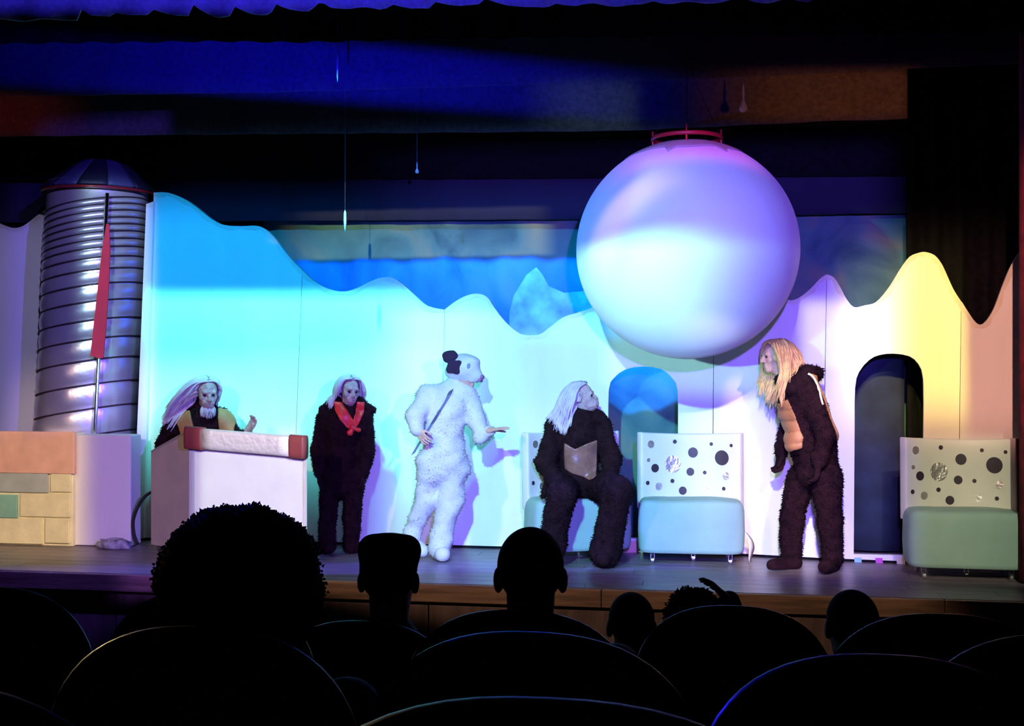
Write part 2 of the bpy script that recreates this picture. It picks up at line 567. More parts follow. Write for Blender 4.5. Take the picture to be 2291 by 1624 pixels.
scal = [(-260, 30), (-100, 38), (0, 44), (45, 45), (110, 44), (168, 43), (176, 18), (190, 26), (208, 37), (245, 36), (250, 25), (300, 34), (332, 36), (345, 22), (380, 30), (425, 38),
        (432, 10), (455, 26), (480, 36), (520, 37), (524, 16), (560, 30), (606, 32), (612, 8), (640, 20), (690, 23), (722, 4), (735, 18), (800, 16), (862, 23),
        (868, 4), (920, 20), (960, 21), (975, 3), (1030, 12), (1072, 13), (1080, -4), (1130, 8), (1180, 18), (1225, 17), (1240, 4), (1290, 14), (1330, 8), (1380, 12), (1440, 12),
        (1460, 0), (1500, 8), (1560, 5), (1620, 4), (1660, -4), (1720, 6), (1760, 0), (1815, 2), (1830, -10), (2100, -14), (2400, -20)]
drape('valance', scal, -190, 8.0, M_VAL, 0.03, 0.36, 'scalloped grey front valance lit blue along the top of the picture')
drape('border_curtain', [(-300, 100), (100, 96), (470, 92), (650, 94), (1000, 88), (2400, 70)], -150, 8.3, M_BLACK, 0.025, 0.3,
      'black masking border directly below the scalloped valance')
drape('border_curtain', [(-300, 222), (0, 215), (560, 207), (1140, 190), (1700, 170), (2027, 153), (2400, 135)], -60, 8.8, M_BORDER, 0.01, 0.5,
      'flat dark border glowing blue on its left half')
drape('border_curtain', [(-300, 309), (0, 305), (600, 299), (1140, 295), (1400, 292), (1870, 270), (2022, 266), (2030, 266)], 60, 9.15, M_BORDER, 0.012, 0.6,
      'brownish border cloth with soft folds at its right end')
drape('border_curtain', [(-300, 402), (1000, 400), (2030, 393)], 150, 10.2, M_BLACK, 0.02, 0.4,
      'black border cloth hanging right behind the brownish one')
drape('border_curtain', [(-300, 500), (590, 494), (1290, 490), (2030, 476)], 250, 10.3, mat('navy_cloth', (0.012, 0.012, 0.04), 0.9, var=0.1), 0.012, 0.5,
      'navy border cloth hanging just above the painted backdrop')
# painted backdrop with soft pleats
p0 = at_y(420, 300, 10.55); p1 = at_y(2027, 300, 10.55)
V, Fc = [], []
nx = 150
for i in range(nx):
    x = p0.x + (p1.x - p0.x) * i / (nx - 1)
    for r in range(9):
        t = r / 8
        V.append((x, 10.55 + 0.012 * math.sin(9 * x + 2.2 * t) + 0.01 * math.sin(23 * x + 5 * t), 3.6 - 3.59 * t))
for i in range(nx - 1):
    for r in range(8):
        a = i * 9 + r
        Fc.append((a, a + 1, a + 10, a + 9))
bd = mesh_obj('backdrop', V, Fc, M_BACKDROP, None, True)
bd.modifiers.new('thick', 'SOLIDIFY').thickness = 0.006
tag(bd, 'wide backdrop cloth painted in mottled teal and green behind the white set', 'backdrop')
berg = [(1140, 700), (1150, 660), (1178, 615), (1200, 598), (1212, 612), (1228, 640), (1262, 655), (1300, 652), (1340, 640), (1365, 700), (1370, 770), (1140, 770)]
w0 = [at_y(px, py, 10.52) for px, py in berg]
o = prism('iceberg', [(v.x, v.z) for v in w0], lambda u, v: Vector((u, 10.515, v)), Vector((0, 0.006, 0)), M_ICEBERG, bd)
o['label'] = 'grey iceberg shape on the cloth'


def leg_curtain(name, x0, x1, Y, material, label, z1=4.6, wl=0.22, amp=0.045, slant=0.0):
    V, Fc = [], []
    n = int(abs(x1 - x0) / (wl / 10)) + 4
    for i in range(n):
        x = x0 + (x1 - x0) * i / (n - 1)
        for r in range(6):
            t = r / 5
            V.append((x, Y + amp * math.sin(2 * math.pi * x / wl + math.sin(3 * x)) + slant * (x - x0), 0.02 + (z1 - 0.02) * (1 - t)))
    for i in range(n - 1):
        for r in range(5):
            a = i * 6 + r
            Fc.append((a, a + 1, a + 7, a + 6))
    o = mesh_obj(name, V, Fc, material, None, True)
    o.modifiers.new('thick', 'SOLIDIFY').thickness = 0.006
    tag(o, label, 'curtain')
    return o


xr = at_y(2027, 500, 10.1).x
leg_curtain('shade_sheet', at_y(1880, 900, 9.95).x, at_y(2024, 900, 9.95).x, 9.95, mat('shade_cloth', (0.015, 0.025, 0.05), 0.9, var=0.5, scale=3), 'added dark sheet for the dim backdrop behind the right hand arched opening', 1.95, 0.5, 0.02)  # added dark sheet: stands for the backdrop in shade behind this opening
leg_curtain('leg_curtain', xr, 4.3, 10.1, M_BLACK, 'tall black leg curtain at the right behind the white peaks')
xl = at_y(590, 500, 10.47).x
leg_curtain('leg_curtain', -7.3, xl, 10.47, M_BLACK, 'tall black leg curtain at the left behind the silver tower')
xr2 = at_y(2283, 800, 8.7).x
leg_curtain('house_curtain', xr2, 4.2, 8.7, M_RED, 'dark red house curtain at the right edge of the stage', 4.6, 0.2, 0.05)

# ------------------------------------------------------------------ white scenic flats
THK = 0.05


def flat(name, base_px, top_px, label, holes_px=(), sub=3, edge=True):
    """base_px: ((pxL, pyL, Y), (pxR, pyR, Y)); top_px: outline of the top edge left to right in px."""
    (ax, ay, aY), (bx, by, bY) = base_px
    A = at_y(ax, ay, aY); B = at_y(bx, by, bY)
    A.z = B.z = 0
    e = (B - A).normalized()
    nrm = Vector((e.y, -e.x, 0))          # towards the hall

    def uv(px, py):
        r = ray(px, py)
        t = (A - CAM).dot(nrm) / r.dot(nrm)
        P = CAM + r * t
        return ((P - A).dot(e), P.z)
    top = smooth_line(top_px, sub)
    tops = [uv(*p) for p in top]
    uL, uR = uv(ax, ay)[0], uv(bx, by)[0]
    outline = [(uL, 0.022)] + tops + [(uR, 0.022)]
    holes = []
    for h in holes_px:
        hs = [uv(*p) for p in h]
        holes.append(hs)
    root = empty(name, A)
    tag(root, label, 'scenery flat')
    to3 = lambda u, v: e * u + Vector((0, 0, v))
    prism('panel', outline, to3, -nrm * THK, M_FLAT, root, holes)
    # black strip set back under the panel, standing for the shadow gap
    lo, hi = min(uL, uR), max(uL, uR)
    mid = to3((lo + hi) / 2, 0.011) - nrm * 0.03
    bm = bmesh.new()
    bm_box(bm, (0, 0, 0), (hi - lo, 0.03, 0.021))
    ob = bm_obj('base_shade', bm, M_BLACK, root)
    ob.location = mid
    ob.rotation_euler = (0, 0, math.atan2(e.y, e.x))
    if edge:   # cloth tape folded over the cut top edge
        Vv, Ff = [], []
        for i, (u, v) in enumerate(tops):
            a = tops[max(i - 1, 0)]; b = tops[min(i + 1, len(tops) - 1)]
            t = Vector((b[0] - a[0], b[1] - a[1])).normalized()
            nn = Vector((-t.y, t.x))
            wob = 0.030 + 0.008 * math.sin(i * 1.3) + 0.004 * math.sin(i * 3.7)
            q = (u - nn.x * wob, v - nn.y * wob)
            Vv += [to3(*q) + nrm * 0.003, to3(u + nn.x * 0.004, v + nn.y * 0.004) + nrm * 0.004, to3(u + nn.x * 0.004, v + nn.y * 0.004) - nrm * (THK + 0.002)]
        for i in range(len(tops) - 1):
            a = i * 3
            Ff += [(a, a + 3, a + 4, a + 1), (a + 1, a + 4, a + 5, a + 2)]
        eo = mesh_obj('edge_tape', Vv, Ff, M_FLATEDGE, root, False)
    return root, uv, to3, nrm, e


flat('scenery_flat', ((-330, 1217, 10.2), (108, 1217, 10.2)), [(-330, 430), (-240, 470), (-150, 480), (-60, 478), (0, 502), (30, 511), (55, 505), (85, 482), (112, 464)],
     'white flat left of the silver tower with a rounded dip')
flat('scenery_flat', ((322, 1220, 9.66), (652, 1223, 9.68)), [(344, 432), (375, 432), (410, 445), (440, 465), (470, 489), (500, 504), (540, 507), (572, 506), (592, 513), (612, 531), (632, 557), (652, 582), (676, 605)],
     'tallest white flat right beside the silver tower, stepping down in waves')
flat('scenery_flat', ((297, 1218, 9.62), (321, 1219, 9.62)), [(327, 458), (343, 452)],
     'narrow white return flat between the silver tower and the tallest flat')
flat('scenery_flat', ((653, 1223, 9.68), (984, 1228, 9.68)), [(677, 606), (700, 628), (735, 647), (770, 653), (800, 645), (830, 630), (855, 622), (880, 623), (905, 640), (930, 664), (955, 685), (994, 694)],
     'white wavy flat behind the figure in the red neckerchief')
door1 = smooth_line([(1361, 1204), (1361, 1100), (1361, 960), (1362, 872), (1373, 846), (1400, 826), (1440, 820), (1480, 826), (1506, 848), (1516, 874), (1517, 960), (1517, 1100), (1517, 1206)], 2)
R3 = flat('scenery_flat', ((985, 1228, 9.68), (1592, 1247, 9.66)), [(995, 694), (1020, 675), (1045, 662), (1070, 658), (1090, 666), (1106, 690), (1122, 712), (1142, 732), (1165, 748), (1190, 751), (1210, 748), (1232, 732), (1260, 711), (1290, 701), (1312, 694), (1360, 680), (1420, 700), (1480, 735), (1540, 720), (1597, 690)],
          'white flat with an arched opening behind the seated figure', [door1])
flat('scenery_flat', ((1594, 1247, 9.66), (1838, 1258, 9.50)), [(1598, 690), (1650, 672), (1700, 660), (1740, 665), (1762, 671), (1772, 673), (1790, 666), (1815, 646), (1835, 625), (1849, 615)],
     'narrow white flat between the big globe and the blond figure')
door2 = smooth_line([(1910, 1240), (1911, 1100), (1912, 960), (1913, 868), (1922, 832), (1945, 805), (1968, 794), (2000, 791), (2035, 797), (2055, 815), (2066, 850), (2066, 960), (2066, 1100), (2066, 1243)], 2)
R5 = flat('scenery_flat', ((1841, 1258, 9.50), (2142, 1276, 9.42)), [(1850, 615), (1865, 622), (1880, 645), (1892, 668), (1910, 688), (1935, 684), (1960, 677), (1985, 650), (2002, 624), (2018, 598), (2036, 575), (2055, 567), (2070, 565), (2090, 572), (2105, 590), (2117, 615), (2132, 648), (2150, 676)],
          'white peaked flat with a tall arched opening at the right, lit yellow', [door2])
flat('scenery_flat', ((2144, 1276, 9.42), (2330, 1290, 9.35)), [(2151, 676), (2166, 700), (2182, 722), (2196, 727), (2210, 715), (2225, 690), (2240, 650), (2258, 605), (2280, 567), (2305, 545), (2335, 560)],
     'white flat at the far right edge rising to a second peak, lit pink')

# coloured patches on the sills and jamb of the openings
def sill_patch(R, pts, material, label=None):
    root, uv, to3, nrm, e = R
    q = [uv(*p) for p in pts]
    o = prism('sill_patch', q, lambda u, v: to3(u, v) + nrm * 0.002, nrm * 0.004, material, root)
    if label: o['label'] = label


sill_patch(R5, [(1911, 1247), (1927, 1247), (1928, 1262), (1912, 1261)], M_AQUA, 'pale blue patch')
sill_patch(R5, [(1958, 1248), (1974, 1248), (1976, 1264), (1960, 1263)], M_LILAC, 'magenta patch')
sill_patch(R5, [(2005, 1248), (2024, 1249), (2026, 1266), (2007, 1265)], M_YELB, 'cream patch')
sill_patch(R3, [(1398, 1210), (1440, 1210), (1440, 1236), (1392, 1236)], M_PINKB, 'dusky pink patch')
sill_patch(R3, [(1372, 1209), (1397, 1209), (1391, 1234), (1372, 1234)], mat('blue_glow', (0.05, 0.2, 0.9), 0.5), 'bright blue glow patch')  # blue glow at the foot of the opening, put in as flat colour

# ------------------------------------------------------------------ silver tower
TWD = 10.65
tb = at_d(193, 972, TWD); tt = at_d(224, 430, TWD)
tower = empty('silver_tower', (tb.x, tb.y, 0))
tag(tower, 'leaning foil covered tower with dark rings and a domed striped roof', 'tower')
R0 = 110 / F_PX * TWD
zb, zt = 0.02, tt.z
slx = (tt.x - tb.x) / (tt.z - tb.z)
sly = (tt.y - tb.y) / (tt.z - tb.z)
x00 = -slx * (tb.z)


def tower_c(z):
    return Vector((slx * (z - tb.z), 0, z))


# ring heights read along the tower's middle line
ring_px = [452, 466, 481, 497, 512, 528, 545, 563, 585, 612, 645, 683, 725, 768, 815, 870, 925, 985, 1045, 1105, 1165]
ring_z = [CAM.z - (py - 812) / F_PX * (TWD - R0) for py in ring_px]
TILT = 0.17


def ring_off(th):     # rings slope up to the right and lean back
    return TILT * R0 * math.cos(th)


NT = 72
V, Fc = [], []
zlev = []
rs = sorted(ring_z)
for a, b in zip(rs[:-1], rs[1:]):
    for k in range(5):
        zlev.append((a + (b - a) * k / 5, k / 5))
zlev.append((rs[-1], 0.0))
for zc, ph in zlev:
    bulge = 0.014 * math.sin(math.pi * ph)
    for k in range(NT):
        th = 2 * math.pi * k / NT
        z = zc + ring_off(th)
        r = R0 * (1.0 + 0.012 * math.sin(5 * th + 3 * zc)) + bulge - 0.01
        c = tower_c(z)
        V.append((c.x + r * math.cos(th), c.y + r * math.sin(th), z))
for i in range(len(zlev) - 1):
    for k in range(NT):
        l = (k + 1) % NT
        Fc.append((i * NT + k, i * NT + l, (i + 1) * NT + l, (i + 1) * NT + k))
# extend to ground
base = len(V)
for k in range(NT):
    th = 2 * math.pi * k / NT
    c = tower_c(0.02)
    V.append((c.x + (R0 - 0.01) * math.cos(th), c.y + (R0 - 0.01) * math.sin(th), 0.02))
for k in range(NT):
    l = (k + 1) % NT
    Fc.append((base + k, base + l, l, k))
# and up to the roof
base2 = len(V)
for k in range(NT):
    th = 2 * math.pi * k / NT
    c = tower_c(zt)
    V.append((c.x + (R0 - 0.01) * math.cos(th), c.y + (R0 - 0.01) * math.sin(th), zt + 0.07))
st = (len(zlev) - 1) * NT
for k in range(NT):
    l = (k + 1) % NT
    Fc.append((st + k, st + l, base2 + l, base2 + k))
mesh_obj('foil_wall', V, Fc, M_FOIL, tower, True)
for zc in ring_z:
    path = []
    for k in range(56):
        th = 2 * math.pi * k / 56
        z = zc + ring_off(th)
        c = tower_c(z)
        path.append((c.x + (R0 - 0.004) * math.cos(th), c.y + (R0 - 0.004) * math.sin(th), z))
    tube('band', path, 0.0085, M_TAPE, tower, 6, True)
# roof: dome of twelve gores
ctop = tower_c(zt)
apex_z = CAM.z - (352 - 812) / F_PX * TWD
prof = [(0.0, 1.0), (0.10, 0.97), (0.33, 0.83), (0.50, 0.66), (0.65, 0.47), (0.80, 0.27), (0.93, 0.09), (1.0, -0.03), (0.985, -0.08)]
RR = 122 / F_PX * TWD
for g in range(12):
    V, Fc = [], []
    for (r, h) in prof:
        for k in range(7):
            th = 2 * math.pi * (g + k / 6) / 12 + 0.13
            V.append((ctop.x + 0.05 * h + RR * r * math.cos(th) * (1 - 0.02 * math.sin(math.pi * k / 6) * r), ctop.y + RR * r * math.sin(th), zt + 0.02 + (apex_z - zt) * h))
    for i in range(len(prof) - 1):
        for k in range(6):
            a = i * 7 + k
            Fc.append((a, a + 7, a + 8, a + 1))
    o = mesh_obj('roof_gore', V, Fc, M_ROOFA if g % 2 == 0 else M_ROOFB, tower, True)
    o.modifiers.new('thick', 'SOLIDIFY').thickness = 0.006
path = []
for k in range(64):
    th = 2 * math.pi * k / 64
    path.append((ctop.x + RR * 0.99 * math.cos(th), ctop.y + RR * 0.99 * math.sin(th), zt - 0.02))
o = tube('roof_rim', path, 0.013, mat('dark_red_gloss', (0.22, 0.012, 0.02), 0.25), tower, 6, True)
o['label'] = 'shiny red rim under the roof'
lathe('finial', [(0.05, 0), (0.035, 0.03), (0.012, 0.06), (0.004, 0.10)], M_ROOFB, tower, 12, (ctop.x + 0.05, ctop.y, apex_z - 0.02))
# pole and pennant on the front of the tower
pt = at_d(240, 432, TWD - R0 - 0.03) - tower.location; pb = at_d(212, 975, TWD - R0 - 0.03) - tower.location
pb2 = pb + (pb - pt) * 0.42
tube('pole', [pt, pb, pb2], 0.016, M_CHROME, tower, 8)
pts = [(238, 500), (244, 502), (246, 560), (243, 640), (238, 720), (231, 800), (222, 802), (213, 798), (202, 796), (210, 720), (219, 640), (228, 560)]
dq = TWD - R0 - 0.06
P3 = [at_d(px, py, dq) - tower.location for px, py in pts]
org = P3[0]
ex = RGT; ez = UPV
o = prism('pennant', [((p - org).dot(ex), (p - org).dot(ez)) for p in P3], lambda u, v: org + ex * u + ez * v, FWD * 0.012,
          mat('crimson_cloth', (0.62, 0.015, 0.05), 0.7, var=0.1), tower)
o['label'] = 'long narrow crimson cloth tapering upwards'

# ------------------------------------------------------------------ painted block counter at the left
CY = 9.22
cl = at_y(-330, 1217, CY); crr = at_y(162, 1217, CY); ctp = at_y(80, 966, CY)
counter = empty('block_counter', (crr.x, CY, 0))
tag(counter, 'low counter painted as pastel stone blocks at the left edge, with pink top course', 'counter')


def cbox(name, px0, py0, px1, py1, proud, material, depth=0.03):
    a = at_y(px0, py1, CY); b = at_y(px1, py0, CY)
    a.z = max(a.z, 0.004)
    return box(name, ((a.x + b.x) / 2 - crr.x, depth / 2 - proud, (a.z + b.z) / 2), (b.x - a.x, depth, b.z - a.z), material, counter, 0.006)


a = at_y(-330, 1217, CY)
box('core', ((a.x - crr.x) / 2, 0.125, (ctp.z - 0.01) / 2), (crr.x - a.x, 0.23, ctp.z - 0.012), M_YELB, counter, 0.004)
cbox('top_course', -330, 966, 168, 1052, 0.022, M_PINKB, 0.05)
for (x0, y0, x1, y1, m_) in [(-330, 1057, -120, 1101, M_GREYB), (-112, 1057, -20, 1101, M_YELB), (-14, 1057, 108, 1100, M_GREYB), (114, 1057, 160, 1100, M_YELB),
                            (-330, 1107, -90, 1155, M_TEALB), (-84, 1107, 40, 1156, M_TEALB), (46, 1106, 158, 1155, M_YELB),
                            (-330, 1161, -40, 1214, M_YELB), (-34, 1161, 96, 1214, M_YELB), (102, 1160, 156, 1214, M_YELB)]:
    cbox('block', x0, y0, x1, y1, 0.010 + random.uniform(0, 0.004), m_)
# white plinth joined on the right
a = at_y(166, 1216, 9.26)
pl = empty('white_plinth', (a.x, a.y, 0), 0.02)
tag(pl, 'white cloth covered plinth below the tower pole, right of the block counter', 'plinth')
wpl = 133 / F_PX * 9.95
hpl = CAM.z - (973 - 812) / F_PX * 9.95
box('body', (wpl / 2, 0.11, hpl / 2 + 0.001), (wpl, 0.2, hpl - 0.004), M_FLAT, pl, 0.012)
# crumpled cloth on the floor in front of the plinth
bm = bmesh.new()
bmesh.ops.create_icosphere(bm, subdivisions=3, radius=1)
for v in bm.verts:
    n = 0.35 * math.sin(5 * v.co.x + 1) * math.sin(7 * v.co.y) + 0.25 * math.sin(11 * v.co.x + 3 * v.co.z)
    v.co *= (1 + n * 0.5)
    v.co.x *= 0.15; v.co.y *= 0.06; v.co.z = max(v.co.z, -0.6) * 0.055
c = at_y(255, 1212, 9.17)
zmn = min(v.co.z for v in bm.verts)
bmesh.ops.translate(bm, vec=(c.x, c.y, 0.002 - zmn), verts=bm.verts[:])
tag(bm_obj('crumpled_cloth', bm, mat('grey_cloth', (0.30, 0.30, 0.36), 0.8, var=0.6, scale=14), None, True), 'crumpled grey cloth on the floor against the white plinth', 'cloth')

# black cable looping to the lectern
cp = [(344, 1098), (325, 1110), (308, 1135), (298, 1165), (300, 1195), (308, 1217)]
cp = smooth_line(cp, 4)
tag(tube('cable', [at_d(px, py, 9.9) for px, py in cp], 0.014, M_RUBBER, None, 8), 'thick black cable curving from the lectern down to the floor', 'cable')


# ------------------------------------------------------------------ lectern
def lectern():
    A = floor_pt(338, 9.72)      # rear left
    B = floor_pt(424, 9.30)      # front left
    C = floor_pt(684, 8.98)      # front right
    D = floor_pt(672, 9.62)      # rear right
    root = empty('lectern', B)
    tag(root, 'white lectern with a foil and dark red top rail on small casters', 'lectern')
    for P in (A, C, D): P -= B
    Bz = Vector((0, 0, 0))
    zf = CAM.z - (1004 - 812) / F_PX * 9.30 + 0.02
    zr = CAM.z - (1008 - 812) / F_PX * 9.72
    zfl = CAM.z - (958 - 812) / F_PX * 9.30
    z0 = 0.075
    t = 0.02

    def slab(name, p, q, zp, zq, m_, off=t, zp0=z0, zq0=z0, proud=0.0):
        d = (q - p).normalized(); n = Vector((d.y, -d.x, 0))
        f = [p + n * proud + Vector((0, 0, zp0)), q + n * proud + Vector((0, 0, zq0)), q + n * proud + Vector((0, 0, zq)), p + n * proud + Vector((0, 0, zp))]
        V = f + [v - n * off for v in f]
        bm = bmesh.new()
        bv = [bm.verts.new(v) for v in V]
        for q_ in ((0, 1, 2, 3), (7, 6, 5, 4), (0, 4, 5, 1), (1, 5, 6, 2), (2, 6, 7, 3), (3, 7, 4, 0)):
            bm.faces.new([bv[i] for i in q_])
        return bm_obj(name, bm, m_, root)
    slab('front_panel', Bz, C, zf, zf - 0.045, M_LECT)
    slab('side_panel', A, Bz, zr, zfl - 0.005, M_LECTSIDE)['label'] = 'beige side panel with a sloping top edge'
    slab('side_panel', C, D, zfl - 0.05, zr - 0.03, M_LECTSIDE)
    # front panel frame strip on the left (pale green corner)
    d = C.normalized()
    slab('corner_strip', Bz, d * 0.05, zf - 0.01, zf - 0.012, mat('pale_corner', (0.60, 0.66, 0.62), 0.6), 0.012, z0, z0, 0.008)
    # desk board
    V = [Vector((0, 0, zfl - 0.03)), C + Vector((0, 0, zfl - 0.075)), D + Vector((0, 0, zr - 0.05)), A + Vector((0, 0, zr - 0.02))]
    V += [v + Vector((0, 0, 0.02)) for v in V]
    bm = bmesh.new(); bv = [bm.verts.new(v) for v in V]
    for q_ in ((0, 1, 2, 3), (7, 6, 5, 4), (0, 4, 5, 1), (1, 5, 6, 2), (2, 6, 7, 3), (3, 7, 4, 0)):
        bm.faces.new([bv[i] for i in q_])
    bm_obj('desk_board', bm, M_LECT, root)
    # padded rail along the front top
    n = Vector((d.y, -d.x, 0))
    zc0 = (zf + zfl) / 2; drop = 0.055 / C.length
    Lc = C.length

    def rail(name, s0, s1, rad, m_, ns=8):
        V, Fc = [], []
        prof2 = []
        for k in range(20):
            th = 2 * math.pi * k / 20
            ca, sa = math.cos(th), math.sin(th)
            prof2.append((0.045 * math.copysign(abs(ca) ** 0.5, ca), rad * math.copysign(abs(sa) ** 0.5, sa)))
        for i in range(ns + 1):
            s = s0 + (s1 - s0) * i / ns
            c = d * s + Vector((0, 0, zc0 - drop * s)) + n * 0.02
            for (a_, b_) in prof2:
                V.append(c + n * a_ + Vector((0, 0, b_)))
        for i in range(ns):
            for k in range(20):
                l = (k + 1) % 20
                Fc.append((i * 20 + k, i * 20 + l, (i + 1) * 20 + l, (i + 1) * 20 + k))
        Fc.append(tuple(range(20))[::-1]); Fc.append(tuple(ns * 20 + k for k in range(20)))
        o = mesh_obj(name, V, Fc, m_, root, True)
        return o
    rail('foil_rail', 0.14, Lc - 0.11, 0.082, mat('crinkled_foil', (0.88, 0.80, 0.76), 0.45, 0.35, bump=0.5, bscale=22))['label'] = 'crinkled silver foil middle of the rail'
    rail('rail_end', -0.012, 0.145, 0.092, M_ENDRED)['label'] = 'dark red wrapped end of the rail'
    rail('rail_end', Lc - 0.115, Lc + 0.01, 0.092, M_ENDRED)['label'] = 'dark red wrapped end of the rail'
    # bottom board and casters
    V = [Bz + Vector((0, 0, z0 - 0.02)), C + Vector((0, 0, z0 - 0.02)), D + Vector((0, 0, z0 - 0.02)), A + Vector((0, 0, z0 - 0.02))]
    V += [v + Vector((0, 0, 0.02)) for v in V]
    bm = bmesh.new(); bv = [bm.verts.new(v) for v in V]
    for q_ in ((0, 1, 2, 3), (7, 6, 5, 4), (0, 4, 5, 1), (1, 5, 6, 2), (2, 6, 7, 3), (3, 7, 4, 0)):
        bm.faces.new([bv[i] for i in q_])
    bm_obj('bottom_board', bm, M_LECTSIDE, root)
    cen = (A + C + D) / 4
    for P in (A, Bz, C, D):
        make_caster(P + (cen - P) * 0.1, root, z0 - 0.02)


def make_caster(p, root, h=0.07, r=0.024):
    bm = bmesh.new()
    m_ = bmesh.ops.create_cone(bm, segments=14, radius1=r, radius2=r, depth=0.02, cap_ends=True)
    bmesh.ops.rotate(bm, cent=(0, 0, 0), matrix=Matrix.Rotation(math.pi / 2, 3, 'Y'), verts=m_['verts'])
    bmesh.ops.translate(bm, vec=(p.x, p.y, r + 0.0005), verts=m_['verts'])
    bm_box(bm, (p.x - 0.014, p.y + 0.004, (r + h) / 2 + 0.002), (0.004, 0.026, h - r))
    bm_box(bm, (p.x + 0.014, p.y + 0.004, (r + h) / 2 + 0.002), (0.004, 0.026, h - r))
    bm_box(bm, (p.x, p.y + 0.004, h - 0.004), (0.036, 0.036, 0.007))
    return bm_obj('caster', bm, M_CHROME, root)


lectern()

# ------------------------------------------------------------------ polka dot chairs
CH_W, SEAT_H, BACK_T = 0.82, 0.495, 1.0
ARC_R = 0.74
HALF = math.asin(CH_W / 2 / ARC_R)


def arc_pt(s, z, r=ARC_R):
    """s in -1..1 across the curved back; chord centre line at y = 0.50 (rear); the back hugs the sitter"""
    th = s * HALF
    cy = 0.43 - ARC_R
    lean = 0.04 * (z - SEAT_H)
    return Vector((r * math.sin(th), cy + r * math.cos(th) + lean, z))


def make_chair(name):
    root = empty(name)
    # seat pouf
    bm = bmesh.new()
    outl = []
    for k in range(48):
        th = 2 * math.pi * k / 48
        ca, sa = math.cos(th), math.sin(th)
        outl.append((0.41 * math.copysign(abs(ca) ** 0.32, ca), 0.2 + 0.2 * math.copysign(abs(sa) ** 0.32, sa)))
    lev = [(0.085, 0.93), (0.09, 0.975), (0.12, 1.0), (0.25, 1.015), (0.42, 1.005), (0.455, 0.985), (0.478, 0.95), (0.490, 0.90), (0.497, 0.6)]
    rings = []
    for (z, s) in lev:
        rings.append([bm.verts.new((x * s, 0.2 + (y - 0.2) * s, z + (0.004 * math.sin(9 * x) if 0.2 < z < 0.5 else 0))) for x, y in outl])
    for a, b in zip(rings[:-1], rings[1:]):
        for k in range(48):
            l = (k + 1) % 48
            bm.faces.new((a[k], a[l], b[l], b[k]))
    bm.faces.new(rings[0][::-1]); bm.faces.new(rings[-1])
    bm_obj('seat', bm, M_SEATCOVER, root, True)
    # curved backrest
    ns, nz = 24, 8
    V, Fc = [], []
    zs = [SEAT_H - 0.10 + (BACK_T - SEAT_H + 0.10) * j / nz for j in range(nz + 1)]

    def idx(side, i, j): return side * (ns + 1) * (nz + 1) + i * (nz + 1) + j
    for side, r in ((0, ARC_R - 0.035), (1, ARC_R + 0.035)):
        for i in range(ns + 1):
            s = -1 + 2 * i / ns
            for j, z in enumerate(zs):
                zz = z + (0.018 * s * s - 0.006 if j == nz else 0)
                V.append(arc_pt(s, zz, r))
    for i in range(ns):
        for j in range(nz):
            Fc.append((idx(0, i, j), idx(0, i + 1, j), idx(0, i + 1, j + 1), idx(0, i, j + 1)))
            Fc.append((idx(1, i, j), idx(1, i, j + 1), idx(1, i + 1, j + 1), idx(1, i + 1, j)))
        Fc.append((idx(0, i, nz), idx(0, i + 1, nz), idx(1, i + 1, nz), idx(1, i, nz)))
        Fc.append((idx(0, i, 0), idx(1, i, 0), idx(1, i + 1, 0), idx(0, i + 1, 0)))
    for j in range(nz):
        Fc.append((idx(0, 0, j), idx(0, 0, j + 1), idx(1, 0, j + 1), idx(1, 0, j)))
        Fc.append((idx(0, ns, j), idx(1, ns, j), idx(1, ns, j + 1), idx(0, ns, j + 1)))
    o = mesh_obj('backrest', V, Fc, M_CREAM, root, True)
    bv = o.modifiers.new('bevel', 'BEVEL'); bv.width = 0.012; bv.segments = 2; bv.limit_method = 'ANGLE'
    # spots: position across the back (0..1), height, radius, foil or dark
    X0, X1, Y0, Y1 = 165, 1160, 190, 872
    spots = [(262, 307, 38, 1), (508, 282, 21, 0), (880, 304, 18, 0), (1077, 313, 17, 0), (694, 400, 51, 0), (985, 450, 74, 0), (237, 478, 20, 1), (305, 568, 42, 0),
             (487, 528, 86, 1), (667, 610, 40, 0), (813, 616, 19, 0), (1025, 645, 38, 1), (230, 726, 21, 0), (483, 711, 21, 0), (343, 768, 37, 1), (848, 790, 30, 1), (1003, 783, 19, 0), (589, 817, 41, 0)]
    kx = CH_W / (X1 - X0)
    for (cx, cy, r, foil) in spots:
        s0 = math.asin(max(-1, min(1, ((cx - X0) / (X1 - X0) * 2 - 1) * math.sin(HALF)))) / HALF
        z0 = BACK_T - (cy - Y0) / (Y1 - Y0) * (BACK_T - SEAT_H)
        rad = r * kx
        V, Fc = [], []
        N = 20
        for lay in (0.0345, 0.0375):
            V.append(arc_pt(s0, z0, ARC_R - lay))
            for k in range(N):
                th = 2 * math.pi * k / N
                V.append(arc_pt(s0 + rad * math.cos(th) / (ARC_R * HALF), z0 + rad * math.sin(th), ARC_R - lay))
        for k in range(N):
            l = (k + 1) % N
            Fc.append((0, 1 + k, 1 + l))
            Fc.append((N + 1, N + 2 + l, N + 2 + k))
            Fc.append((1 + k, 1 + l, N + 2 + l, N + 2 + k))
        o = mesh_obj('spot', V, Fc, M_SILVER if foil else M_DOT, root)
        if foil: o['label'] = 'crinkled silver foil spot'
    for (x, y) in ((-0.30, 0.06), (0.30, 0.06), (-0.30, 0.34), (0.30, 0.34), (0.02, 0.2)):
        make_caster(Vector((x, y, 0)), root, 0.09, 0.026)
    return root


